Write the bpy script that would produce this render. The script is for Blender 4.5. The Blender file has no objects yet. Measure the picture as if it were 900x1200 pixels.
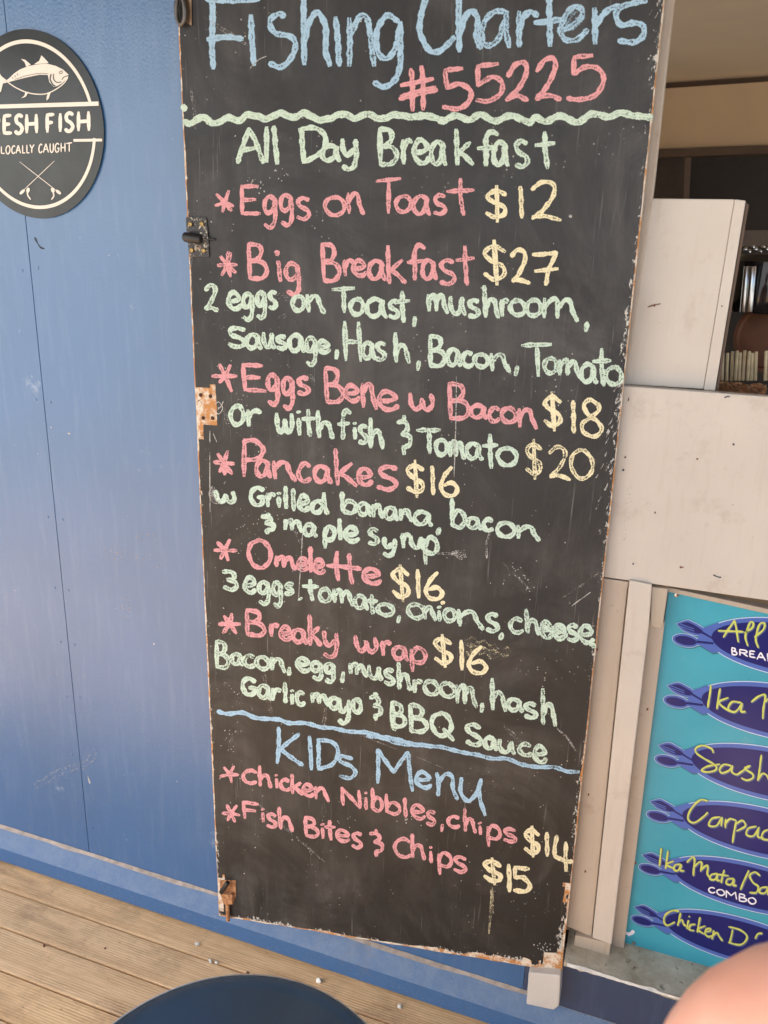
import bpy, bmesh, math, random
from mathutils import Vector, Matrix
random.seed(7)
S = bpy.context.scene
col = S.collection

# ------------------------------------------------------------ camera
CAMZ, CAMD = 1.5, 1.270143
RX = Vector((0.94301376, 0.13195644, -0.30547102))
RY = Vector((0.33115698, -0.28234101, 0.9003436))
RZ = Vector((0.03255914, -0.95019527, -0.30994976))
FPX = 932.92
CAM = Vector((0, -CAMD, CAMZ))
def ray(u, v):
    d = Vector((u-450, v-600, FPX)); return Vector((RX.dot(d), RY.dot(d), RZ.dot(d)))
cd = bpy.data.cameras.new('camera'); cam = bpy.data.objects.new('camera', cd); col.objects.link(cam)
def w(v): v = Vector(v); return (RX.dot(v), RY.dot(v), RZ.dot(v))
r_, u_, b_ = w((1,0,0)), w((0,-1,0)), w((0,0,-1))
cam.matrix_world = Matrix(((r_[0],u_[0],b_[0],CAM.x),(r_[1],u_[1],b_[1],CAM.y),(r_[2],u_[2],b_[2],CAM.z),(0,0,0,1)))
cd.sensor_fit = 'VERTICAL'; cd.sensor_height = 36; cd.sensor_width = 27; cd.lens = FPX/1200*36
cd.clip_start = .02; cd.clip_end = 1000
cd.dof.use_dof = True; cd.dof.focus_distance = 1.45; cd.dof.aperture_fstop = 7
S.camera = cam
S.render.resolution_x, S.render.resolution_y = 768, 1024
S.render.engine = 'CYCLES'
# ------------------------------------------------------------ world, sun, exposure
SUN_EL, SUN_AZ = math.radians(50), math.radians(215)     # azimuth clockwise from +Y: low front left
W = bpy.data.worlds.new('World'); S.world = W; W.use_nodes = True
wn = W.node_tree.nodes; bg = wn['Background']; sk = wn.new('ShaderNodeTexSky')
sk.sky_type = 'NISHITA'; sk.sun_disc = False; sk.sun_elevation = SUN_EL; sk.sun_rotation = SUN_AZ
sk.dust_density = 3.0; sk.air_density = 1.0
W.node_tree.links.new(sk.outputs[0], bg.inputs[0]); bg.inputs[1].default_value = .15
sl = bpy.data.lights.new('sun', 'SUN'); so = bpy.data.objects.new('sun', sl); col.objects.link(so)
sl.energy = 4.5; sl.angle = math.radians(.5); sl.color = (1, .955, .9)
sd = Vector((math.sin(SUN_AZ)*math.cos(SUN_EL), math.cos(SUN_AZ)*math.cos(SUN_EL), math.sin(SUN_EL)))
so.rotation_euler = sd.to_track_quat('Z', 'Y').to_euler()
S.view_settings.view_transform = 'Standard'; S.view_settings.look = 'None'
S.view_settings.gamma = 1; S.view_settings.exposure = 1.5
S.cycles.max_bounces = 8; S.cycles.diffuse_bounces = 5; S.cycles.transparent_max_bounces = 24

# ------------------------------------------------------------ helpers
def lin(r, g, b):
    f = lambda c: (c/255/12.92) if c/255 <= .04045 else ((c/255+.055)/1.055)**2.4
    return (f(r), f(g), f(b), 1)
class Pl:      # a vertical plane through (0, y0) turned by slope k: Y = y0 + k*X
    def __init__(s, y0, k=0): s.y0, s.k = y0, k
    def at(s, u, v, lift=0):
        d = ray(u, v); t = (s.y0 - lift + CAMD)/(d.y - s.k*d.x); return CAM + d*t
def tag(o, label=None, cat=None, group=None, kind=None):
    for k, v in (('label', label), ('category', cat), ('group', group), ('kind', kind)):
        if v: o[k] = v
    return o
def link(name, me, mat=None, parent=None):
    o = bpy.data.objects.new(name, me); col.objects.link(o)
    if mat and not me.materials: me.materials.append(mat)
    if parent:
        o.parent = parent
        o.matrix_parent_inverse = parent.matrix_basis.inverted()
    return o
def empty(name, loc): o = bpy.data.objects.new(name, None); o.location = loc; o.empty_display_size = .05; col.objects.link(o); return o
def hn(a, s): 
    x = math.sin(a*12.9898+s*78.233)*43758.5453; return x-math.floor(x)
def vn(t, s): 
    i = math.floor(t); f_ = t-i; f_ = f_*f_*(3-2*f_); return hn(i, s)*(1-f_)+hn(i+1, s)*f_
def smooth(me):
    for p in me.polygons: p.use_smooth = True
def from_bm(name, bm, mat, parent=None, bevel=0, seg=2, sm=False):
    bmesh.ops.recalc_face_normals(bm, faces=bm.faces[:])
    if bevel: bmesh.ops.bevel(bm, geom=bm.edges[:], offset=bevel, segments=seg, affect='EDGES', profile=.6)
    me = bpy.data.meshes.new(name); bm.to_mesh(me); bm.free()
    if sm: smooth(me)
    return link(name, me, mat, parent)
def box(name, x0, x1, y0, y1, z0, z1, mat, parent=None, bevel=.001):
    bm = bmesh.new(); bmesh.ops.create_cube(bm, size=1)
    for v in bm.verts:
        v.co = Vector((x0 if v.co.x < 0 else x1, y0 if v.co.y < 0 else y1, z0 if v.co.z < 0 else z1))
    return from_bm(name, bm, mat, parent, bevel)
def prism(name, pts, plane, depth, mat, parent=None, bevel=.001, lift=0):
    """pts: corners measured on the plane; the piece is `depth` thick behind its face"""
    bm = bmesh.new(); f = [bm.verts.new(plane.at(*p, lift)) for p in pts]
    g = [bm.verts.new(v.co + Vector((0, depth, 0))) for v in f]; n = len(f)
    bm.faces.new(f); bm.faces.new(g[::-1])
    for i in range(n): bm.faces.new((f[i], g[i], g[(i+1) % n], f[(i+1) % n]))
    return from_bm(name, bm, mat, parent, bevel)
def lathe(name, prof, mat, parent=None, n=48, loc=(0,0,0), axis=None, caps=True):
    bm = bmesh.new(); rings = []
    for r, z in prof:
        rings.append([bm.verts.new((max(r, 1e-5)*math.cos(a*2*math.pi/n), max(r, 1e-5)*math.sin(a*2*math.pi/n), z)) for a in range(n)])
    for a, b in zip(rings, rings[1:]):
        for i in range(n): bm.faces.new((a[i], a[(i+1) % n], b[(i+1) % n], b[i]))
    if caps: bm.faces.new(rings[0][::-1]); bm.faces.new(rings[-1])
    M = Matrix.Translation(loc)
    if axis is not None: M = M @ Vector(axis).to_track_quat('Z', 'Y').to_matrix().to_4x4()
    bmesh.ops.transform(bm, matrix=M, verts=bm.verts[:])
    o = from_bm(name, bm, mat, parent, sm=True)
    try: o.data.set_sharp_from_angle(angle=math.radians(40))
    except Exception: pass
    return o
def rod(name, a, b, r, mat, parent=None, n=12):
    a, b = Vector(a), Vector(b); L = (b-a).length
    return lathe(name, [(r*.8, 0), (r, r*.3), (r, L-r*.3), (r*.8, L)], mat, parent, n, a, b-a)

# ------------------------------------------------------------ materials
class N:
    def __init__(s, name, rough=.6, spec=.5):
        s.m = bpy.data.materials.new(name); s.m.use_nodes = True; s.t = s.m.node_tree; s.b = s.t.nodes['Principled BSDF']
        s.b.inputs['Roughness'].default_value = rough; s.b.inputs['Specular IOR Level'].default_value = spec
        s.tc = s.t.nodes.new('ShaderNodeTexCoord')
    def put(s, sock, v):
        if hasattr(v, 'is_linked') or hasattr(v, 'links'): s.t.links.new(v, sock)
        else: sock.default_value = v
    def map(s, scale=(1,1,1), rot=(0,0,0), src='Object'):
        n = s.t.nodes.new('ShaderNodeMapping'); s.t.links.new(s.tc.outputs[src], n.inputs[0])
        n.inputs['Scale'].default_value = scale; n.inputs['Rotation'].default_value = rot; return n.outputs[0]
    def noise(s, scale, detail=4, rough=.55, vec=None, dist=0):
        n = s.t.nodes.new('ShaderNodeTexNoise'); s.t.links.new(vec or s.tc.outputs['Object'], n.inputs['Vector'])
        n.inputs['Scale'].default_value = scale; n.inputs['Detail'].default_value = detail
        n.inputs['Roughness'].default_value = rough; n.inputs['Distortion'].default_value = dist; return n.outputs[0]
    def voro(s, scale, vec=None, feat='F1', rnd=1):
        n = s.t.nodes.new('ShaderNodeTexVoronoi'); s.t.links.new(vec or s.tc.outputs['Object'], n.inputs['Vector'])
        n.inputs['Scale'].default_value = scale; n.feature = feat; n.inputs['Randomness'].default_value = rnd; return n.outputs[0]
    def ramp(s, v, a, b, lo=0., hi=1.):
        n = s.t.nodes.new('ShaderNodeMapRange'); s.put(n.inputs[0], v)
        for i, x in zip((1,2,3,4), (a, b, lo, hi)): n.inputs[i].default_value = x
        return n.outputs[0]
    def math(s, op, a, b=0., clamp=False):
        n = s.t.nodes.new('ShaderNodeMath'); n.operation = op; n.use_clamp = clamp
        s.put(n.inputs[0], a); s.put(n.inputs[1], b); return n.outputs[0]
    def mix(s, f, a, b):
        n = s.t.nodes.new('ShaderNodeMix'); n.data_type = 'RGBA'; s.put(n.inputs[0], f); s.put(n.inputs[6], a); s.put(n.inputs[7], b); return n.outputs[2]
    def color(s, v): s.put(s.b.inputs['Base Color'], v); return s
    def bump(s, h, strength=.3, dist=.001):
        n = s.t.nodes.new('ShaderNodeBump'); n.inputs['Strength'].default_value = strength; n.inputs['Distance'].default_value = dist
        s.t.links.new(h, n.inputs['Height'])
        if s.b.inputs['Normal'].is_linked:
            s.t.links.new(s.b.inputs['Normal'].links[0].from_socket, n.inputs['Normal'])
        s.t.links.new(n.outputs[0], s.b.inputs['Normal']); return s
    def inp(s, k, v): s.put(s.b.inputs[k], v); return s

def plain(name, c, rough=.5, var=.12, scale=30, metal=0, bump=.1, spec=.5):
    n = N(name, rough, spec); f = n.noise(scale, 5)
    n.color(n.mix(n.ramp(f, .3, .7), c, tuple(x*(1-var*2) for x in c[:3])+(1,)))
    n.inp('Metallic', metal)
    if bump: n.bump(n.noise(scale*12, 3), bump, .0006)
    return n.m

def blue_paint(name, c, stipple=.5):
    n = N(name, .3, 1.0); n.inp('Coat Weight', .2); n.inp('Coat Roughness', .28)
    big = n.noise(2.2, 4); fine = n.noise(260, 3); streak = n.noise(9, 4, .6, n.map((6, 6, .7)))
    c2 = tuple(x*.82 for x in c[:3])+(1,)
    cc = n.mix(n.ramp(big, .3, .7, 0, 1), c, c2)
    cc = n.mix(n.ramp(streak, .5, .8, 0, .09), cc, lin(165, 180, 200))
    scuff = n.math('MULTIPLY', n.ramp(n.noise(7, 6, .7), .62, .72), n.ramp(n.noise(60, 3), .45, .62))
    cc = n.mix(n.math('MULTIPLY', scuff, .35), cc, lin(200, 208, 215))
    chip = n.ramp(n.voro(38), .028, .018)
    cc = n.mix(n.math('MULTIPLY', chip, n.ramp(n.noise(5, 2), .5, .62)), cc, lin(222, 222, 218))
    n.color(cc); n.inp('Roughness', n.ramp(big, .3, .7, .27, .38))
    n.bump(n.noise(300, 2, .5, n.map((1, 1, .7))), stipple, .0012).bump(n.noise(7, 3, .5, n.map((3, 3, .5))), .2, .003)
    return n.m
M_BLUE = blue_paint('blue_wall_paint', lin(52, 98, 146))
def blue_trim():
    n = N('dusty_blue_trim_paint', .55)
    up = n.t.nodes.new('ShaderNodeNewGeometry'); sep = n.t.nodes.new('ShaderNodeSeparateXYZ'); n.t.links.new(up.outputs['Normal'], sep.inputs[0])
    dust = n.math('MULTIPLY', n.ramp(n.noise(30, 6, .7), .38, .62, .45, .95), n.ramp(sep.outputs[2], .1, .75))
    cc = n.mix(dust, lin(60, 98, 142), lin(116, 134, 156))
    grit = n.math('MULTIPLY', n.ramp(n.voro(130), .3, .15), n.ramp(n.noise(11, 4), .42, .6))
    cc = n.mix(n.math('MULTIPLY', grit, .12), cc, lin(185, 180, 170))
    cc = n.mix(n.ramp(n.noise(6, 6, .7), .6, .72, 0, .5), cc, lin(120, 112, 100))
    n.color(cc).bump(n.noise(160, 5, .7), .7, .003).bump(grit, .5, .002)
    return n.m
M_TRIM = blue_trim()
M_BLUE2 = blue_paint('dark_navy_wall_paint', lin(46, 66, 98), .2)  # darker navy version of the wall paint, used below the sill
def cream(name, c, dirt=.35, rough=.4):
    n = N(name, rough)
    cc = n.mix(n.ramp(n.noise(4, 4), .35, .7), c, tuple(x*.88 for x in c[:3])+(1,))
    cc = n.mix(n.math('MULTIPLY', n.ramp(n.noise(14, 8, .75), .56, .74), dirt), cc, lin(128, 98, 70))
    cc = n.mix(n.ramp(n.voro(26), .03, .015, 0, .7), cc, lin(90, 62, 45))
    cc = n.mix(n.ramp(n.noise(24, 3, .5, n.map((5, 5, .5))), .55, .8, 0, dirt*.5), cc, lin(150, 128, 104))
    n.color(cc).inp('Roughness', n.ramp(n.noise(11, 5), .3, .7, .3, .55)).bump(n.noise(40, 3, .5, n.map((3, 3, .4))), .3, .0015).bump(n.noise(300, 2), .15, .0005)
    return n.m
M_CREAM = cream('cream_gloss_paint', lin(190, 182, 172), .35)
M_CREAM2 = cream('old_cream_timber_paint', lin(178, 165, 150), .55)
M_CREAM3 = cream('dirty_cream_paint', lin(172, 160, 144), 1.0)
def dirty_sill():
    n = N('dirty_sill_paint', .6)
    cc = n.mix(n.ramp(n.noise(9, 7, .7), .38, .62), lin(196, 192, 176), lin(150, 142, 122))
    cc = n.mix(n.ramp(n.noise(40, 5, .7), .6, .72), cc, lin(70, 55, 42))
    n.color(cc).bump(n.noise(70, 5), .5, .002); return n.m
M_SILL = dirty_sill()
M_WHITE = cream('white_block_paint', lin(196, 192, 186), .15, .5)
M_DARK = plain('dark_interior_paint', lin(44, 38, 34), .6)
M_CEIL = plain('beige_ceiling_board', lin(226, 204, 172), .7, .05, 3, bump=.05)
M_BEIGE = plain('beige_wall_board', lin(206, 178, 142), .7, .06, 4, bump=.05)
M_BROWN = plain('brown_beam_wood', lin(92, 72, 56), .6)
M_STEEL = plain('brushed_steel', lin(190, 188, 185), .22, .05, 20, 1, .05)
M_BLACKIRON = plain('black_painted_iron', lin(38, 35, 34), .45, .3, 60)
def worn_iron():
    n = N('worn_black_paint_on_latch', .45)
    f = n.noise(180, 5, .7)
    cc = n.mix(n.ramp(f, .56, .64), lin(40, 36, 35), lin(196, 186, 160))
    cc = n.mix(n.ramp(n.noise(90, 4), .6, .7), cc, lin(120, 78, 44)); n.color(cc).bump(f, .5, .001); return n.m
M_LATCH = worn_iron()
def rusty():
    n = N('rusty_steel', .75); f = n.noise(120, 6, .7)
    n.color(n.mix(n.ramp(f, .35, .65), lin(196, 144, 98), lin(112, 68, 44))).bump(f, .8, .002); return n.m
M_RUST = rusty()
M_SCREW = plain('yellow_zinc_screw', lin(186, 160, 104), .4, .2, 300, .7)
def deck_mat():
    n = N('weathered_reeded_decking', .75, .3)
    geo = n.t.nodes.new('ShaderNodeObjectInfo')
    grain = n.noise(7, 8, .7, n.map((1.0, 14, 14)), .4); fineg = n.noise(25, 5, .7, n.map((1.5, 30, 30)))
    cc = n.mix(n.ramp(grain, .3, .7), lin(244, 208, 158), lin(206, 164, 116))
    cc = n.mix(n.ramp(fineg, .5, .75, 0, .6), cc, lin(156, 124, 96))
    cc = n.mix(n.ramp(geo.outputs['Random'], 0, 1, 0, .35), cc, lin(196, 176, 150))
    sep = n.t.nodes.new('ShaderNodeSeparateXYZ'); n.t.links.new(n.tc.outputs['Object'], sep.inputs[0])
    ribs = n.math('SINE', n.math('MULTIPLY', sep.outputs[1], 2*math.pi/.0058))
    cc = n.mix(n.math('MULTIPLY', n.ramp(ribs, -.2, -.95), n.ramp(n.noise(14, 3, .5, n.map((.6,3,3))), .35, .6, .08, .4)), cc, lin(156, 124, 92))
    cc = n.mix(n.ramp(n.noise(6, 6, .75), .52, .7, 0, .5), cc, lin(140, 112, 88))
    cc = n.mix(n.ramp(n.voro(16, n.map((1,2,1))), .05, .02, 0, .7), cc, lin(60, 42, 30))
    cc = n.mix(n.ramp(n.noise(3.2, 6, .7, n.map((1, 4, 4), (0,0,.2))), .55, .72, 0, .5), cc, lin(128, 104, 84))
    crack = n.math('MULTIPLY', n.ramp(n.noise(9, 4, .6, n.map((1.1, 34, 34))), .66, .72), n.ramp(n.noise(4, 3), .45, .6))
    cc = n.mix(n.math('MULTIPLY', crack, .6), cc, lin(84, 62, 44))
    n.color(cc).bump(n.math('MULTIPLY', ribs, n.ramp(n.noise(4, 4, .6, n.map((.6,3,3))), .4, .62)), .3, .0012).bump(fineg, .4, .0015); return n.m
M_DECK = deck_mat()
def board_black():
    n = N('blackboard_paint', .5, .42)
    v = n.tc.outputs['Object']
    cc = n.mix(n.ramp(n.noise(5, 5), .3, .7), lin(22, 22, 23), lin(32, 31, 32))
    haze = n.math('MULTIPLY', n.ramp(n.noise(3.2, 6, .7, dist=1.2), .42, .75), n.ramp(n.noise(16, 5, .6, n.map((1, 1, .22), (0, .35, 0))), .35, .75))
    cc = n.mix(n.math('MULTIPLY', haze, .3), cc, lin(150, 146, 142))
    for rot, sc, a in (((0, .9, 0), 18, .3), ((0, -.35, 0), 26, .26), ((0, 1.35, 0), 12, .25)):
        stre = n.ramp(n.noise(sc, 3, .6, n.map((14, 1, .45), rot)), .64, .74)
        stre = n.math('MULTIPLY', stre, n.ramp(n.noise(6, 3, .5, n.map((1,1,1), (sc,0,0))), .5, .68))
        cc = n.mix(n.math('MULTIPLY', stre, a), cc, lin(165, 162, 158))
    pox = n.math('MULTIPLY', n.ramp(n.voro(105), .16, .07), n.ramp(n.noise(9, 5, .7), .56, .68))
    cc = n.mix(n.math('MULTIPLY', pox, .75), cc, lin(200, 198, 192))
    uv = n.t.nodes.new('ShaderNodeSeparateXYZ'); n.t.links.new(n.tc.outputs['UV'], uv.inputs[0])
    edge = n.math('MAXIMUM', n.ramp(uv.outputs[0], .955, 1.0, 0, .8), n.ramp(uv.outputs[0], .03, 0., 0, .6))
    edge = n.math('MAXIMUM', edge, n.ramp(uv.outputs[1], .010, 0, 0, .9))
    wear = n.math('GREATER_THAN', n.math('MULTIPLY', edge, n.ramp(n.noise(190, 5, .75, n.map((1, 1, .45), (0, .5, 0))), .3, .7)),
                  n.ramp(n.noise(5, 3), .35, .62, .32, .62))
    cc = n.mix(n.math('MULTIPLY', wear, .75), cc, lin(205, 203, 196))
    n.color(cc)
    n.inp('Roughness', n.ramp(n.noise(8, 4), .3, .7, .42, .58))
    n.bump(n.noise(50, 4, .6, n.map((6, 6, .8))), .35, .0012).bump(n.noise(380, 2), .3, .0006)
    return n.m
M_BOARD = board_black()
def board_core():
    n = N('chipped_plywood_edge', .7); f = n.noise(45, 5, .7)
    cc = n.mix(n.ramp(f, .44, .56), lin(206, 196, 180), lin(176, 122, 68))
    cc = n.mix(n.ramp(n.noise(130, 4, .7), .6, .68), cc, lin(92, 66, 46))
    n.color(cc).bump(n.noise(160, 5), .7, .002); return n.m
M_CORE = board_core()
def chalk(name, c):
    n = N(name, .95, .1)
    uv = n.t.nodes.new('ShaderNodeSeparateXYZ'); n.t.links.new(n.tc.outputs['UV'], uv.inputs[0])
    at = n.t.nodes.new('ShaderNodeAttribute'); at.attribute_name = 'dens'; dens = at.outputs['Fac']
    a = n.math('ABSOLUTE', uv.outputs[1])
    prof = n.ramp(a, .15, .6, -.03, .14)                 # chalk is laid thicker along the rims
    cut = n.math('MULTIPLY', n.ramp(a, .68, 1.0), -.42)
    g = n.math('ADD', n.math('MULTIPLY', n.noise(520, 3, .7), 1.3), n.math('MULTIPLY', n.noise(90, 3, .6), .7))   # mean 1.0      # mean about .75
    val = n.math('ADD', n.math('ADD', g, prof), n.math('ADD', cut, n.ramp(dens, 0, 1, -.36, .06)))
    alpha = n.ramp(val, .80, 1.0)
    n.color(n.mix(n.ramp(n.noise(150, 3), .3, .7), c, tuple(x*.85 for x in c[:3])+(1,)))
    n.inp('Alpha', n.math('MULTIPLY', alpha, n.ramp(dens, 0, .6, .45, .96))); n.bump(g, .4, .0008)
    return n.m
CH = dict(b=chalk('blue_chalk', lin(160, 192, 214)), p=chalk('pink_chalk', lin(214, 156, 160)), g=chalk('green_chalk', lin(194, 214, 198)),
          y=chalk('yellow_chalk', lin(226, 218, 182)), w=chalk('white_chalk_dust', lin(186, 184, 180)))
def print_mat(name, c, rough=.28): return plain(name, c, rough, .04, 8, bump=.03)
M_TEAL_BASE = None
def teal():
    n = N('teal_printed_sign', .3)
    cc = n.mix(n.ramp(n.noise(5, 4), .3, .7), lin(66, 158, 178), lin(52, 142, 164))
    cc = n.mix(n.ramp(n.noise(12, 6, .7), .6, .78, 0, .35), cc, lin(128, 160, 165))
    cc = n.mix(n.ramp(n.voro(30), .03, .015, 0, .8), cc, lin(40, 60, 66))
    n.color(cc).bump(n.noise(20, 3), .1, .001); return n.m
M_TEAL = teal()
M_OVAL = print_mat('mid_blue_print', lin(76, 102, 176)); M_NAVY = print_mat('navy_print', lin(22, 28, 100))
M_LINE = print_mat('pale_outline_print', lin(196, 216, 234)); M_LIME = print_mat('lime_yellow_print', lin(196, 204, 100))
M_SHADE = print_mat('grey_blue_print', lin(92, 108, 130)); M_PWHITE = print_mat('white_print', lin(225, 225, 235))
M_DROP = print_mat('dark_teal_print', lin(48, 108, 122))
def sign_grey():
    n = N('charcoal_sign_print', .35)
    n.color(n.mix(n.ramp(n.noise(14, 6, .7), .35, .7), lin(40, 45, 47), lin(56, 62, 63))); n.bump(n.noise(300, 2), .1, .0004); return n.m
M_SIGN = sign_grey(); M_SCREAM = print_mat('cream_sign_print', lin(222, 214, 202))

# ------------------------------------------------------------ drawn strokes
GL = {
'A': '50 0,22 50,0 100;50 0,72 45,100 100;16 66,84 60', 'B': '8 0,8 100;8 0,60 4,72 24,50 44,10 48;10 48,76 52,96 76,66 98,8 100',
'C': '98 12,62 0,22 18,0 55,18 92,60 100,100 82', 'D': '8 0,10 100;6 2,60 8,98 44,78 84,10 100', 'E': '8 0,8 100;6 2,92 0;8 50,78 48;8 98,100 98',
'F': '8 0,12 100;4 4,98 2;8 50,80 46', 'G': '92 14,50 0,10 26,2 66,30 98,72 92,92 62;50 56,100 54', 'H': '6 0,6 100;94 0,98 100;6 52,94 50',
'I': '50 0,50 100', 'K': '8 0,6 100;92 6,20 54;20 54,54 74,100 100', 'L': '8 0,8 100;8 98,100 98', 'M': '6 0,2 100;6 2,48 62;48 62,92 4;92 4,98 100',
'N': '4 100,6 0;6 2,92 98;92 100,96 0', 'O': '50 0,14 20,0 55,22 94,58 100,94 72,98 34,74 6,46 0', 'P': '10 0,8 100;4 8,54 0,96 20,76 48,12 56',
'Q': '50 0,12 18,0 50,20 84,56 88,90 62,94 28,70 4,46 0;56 62,100 100', 'R': '8 0,8 100;6 2,70 2,92 24,66 48,10 52;40 52,98 100',
'S': '92 10,52 0,14 14,22 40,66 54,92 76,66 98,28 100,2 88', 'T': '0 8,100 0;52 4,50 100', 'U': '4 0,4 60,26 96,66 98,94 66,96 0', 'Y': '2 0,48 50;98 0,48 50,44 100',
'a': '82 14,44 2,10 28,4 72,30 98,66 78,84 18;86 10,84 64,100 100', 'b': '8 0,8 60,10 96;10 70,44 40,84 48,92 76,62 100,12 94',
'c': '92 14,54 2,16 28,4 64,28 96,66 98,98 80', 'd': '78 54,44 42,8 62,10 94,46 96,78 60;82 0,82 60,98 100',
'e': '8 54,52 52,90 34,70 6,36 2,8 34,6 72,36 98,72 96,100 74', 'f': '98 8,66 0,42 18,42 60,40 100;4 50,88 44', 
'g': '80 10,44 0,10 14,8 42,38 52,74 34,84 6;84 8,86 50,78 84,46 100,10 90', 'h': '10 0,10 50,12 100;12 74,40 44,70 46,82 68,96 100',
'i': '40 34,50 100;40 2,46 8', 'k': '12 0,12 50,14 100;84 36,20 68;24 66,60 78,98 98', 'l': '44 0,46 50,56 100',
'm': '6 6,4 90;6 44,28 6,42 12,42 88;44 44,66 8,80 16,86 60,98 100', 'n': '8 4,8 96;8 48,40 8,66 10,76 50,98 100',
'o': '52 0,16 18,0 56,20 92,56 100,92 76,98 36,74 6,46 2', 'p': '10 10,12 100;10 34,42 0,84 8,94 34,66 58,14 58', 'r': '10 4,12 100;12 50,40 14,68 2,98 12',
's': '88 8,50 0,16 18,30 42,76 58,88 80,52 100,6 92', 't': '50 0,50 50,58 100;0 36,100 30', 'u': '6 0,6 60,30 96,64 80,82 4;84 2,84 60,100 100',
'w': '2 4,8 70,26 96,46 70,52 30;52 36,60 80,78 92,96 60,90 0', 'y': '8 0,10 36,36 52,74 30;88 2,88 50,70 88,34 100,4 90',
'0': '52 0,14 22,2 60,26 96,62 98,94 70,96 30,70 4,46 2', '1': '44 0,52 50,56 100', '2': '4 22,40 2,76 8,78 32,44 70,4 96;4 92,48 90,100 100',
'3': '6 6,56 2,84 18,70 40,34 48;34 48,84 54,92 78,56 98,4 90', '4': '14 0,6 66;6 66,98 62;66 18,66 60,72 100', '5': '20 4,14 46;18 4,96 0;14 46,62 40,96 66,70 94,6 98',
'6': '70 0,26 34,4 72,28 98,74 96,96 72,66 54,22 66', '7': '2 10,54 6,96 2;96 2,64 50,50 100;8 60,98 50', '8': '82 12,46 0,16 16,32 38,76 58,96 80,60 100,14 90,10 66,50 46,82 26,80 8',
'$': '92 24,48 12,8 28,34 46,82 58,84 78,44 88,4 76;50 0,54 100', '&': '52 0,54 16;8 18,60 16,76 32,36 48;36 48,86 52,86 74,44 84;46 80,48 100', ',': '78 0,20 100', '.': '40 40,60 60',
'*': '2 52,98 48;18 4,82 98;82 0,22 98;50 0,50 96'}
def cr(pts, k=6):
    if len(pts) < 3: 
        a, b = Vector(pts[0]), Vector(pts[1]); return [a.lerp(b, i/4) for i in range(5)]
    P = [Vector(p) for p in pts]; P = [P[0]*2-P[1]] + P + [P[-1]*2-P[-2]]; out = []
    for i in range(1, len(P)-2):
        for j in range(k):
            t = j/k; a, b, c, d = P[i-1:i+3]
            out.append(.5*((2*b)+(c-a)*t+(2*a-5*b+4*c-d)*t*t+(3*b-a-3*c+d)*t**3))
    out.append(P[-2]); return out
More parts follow.
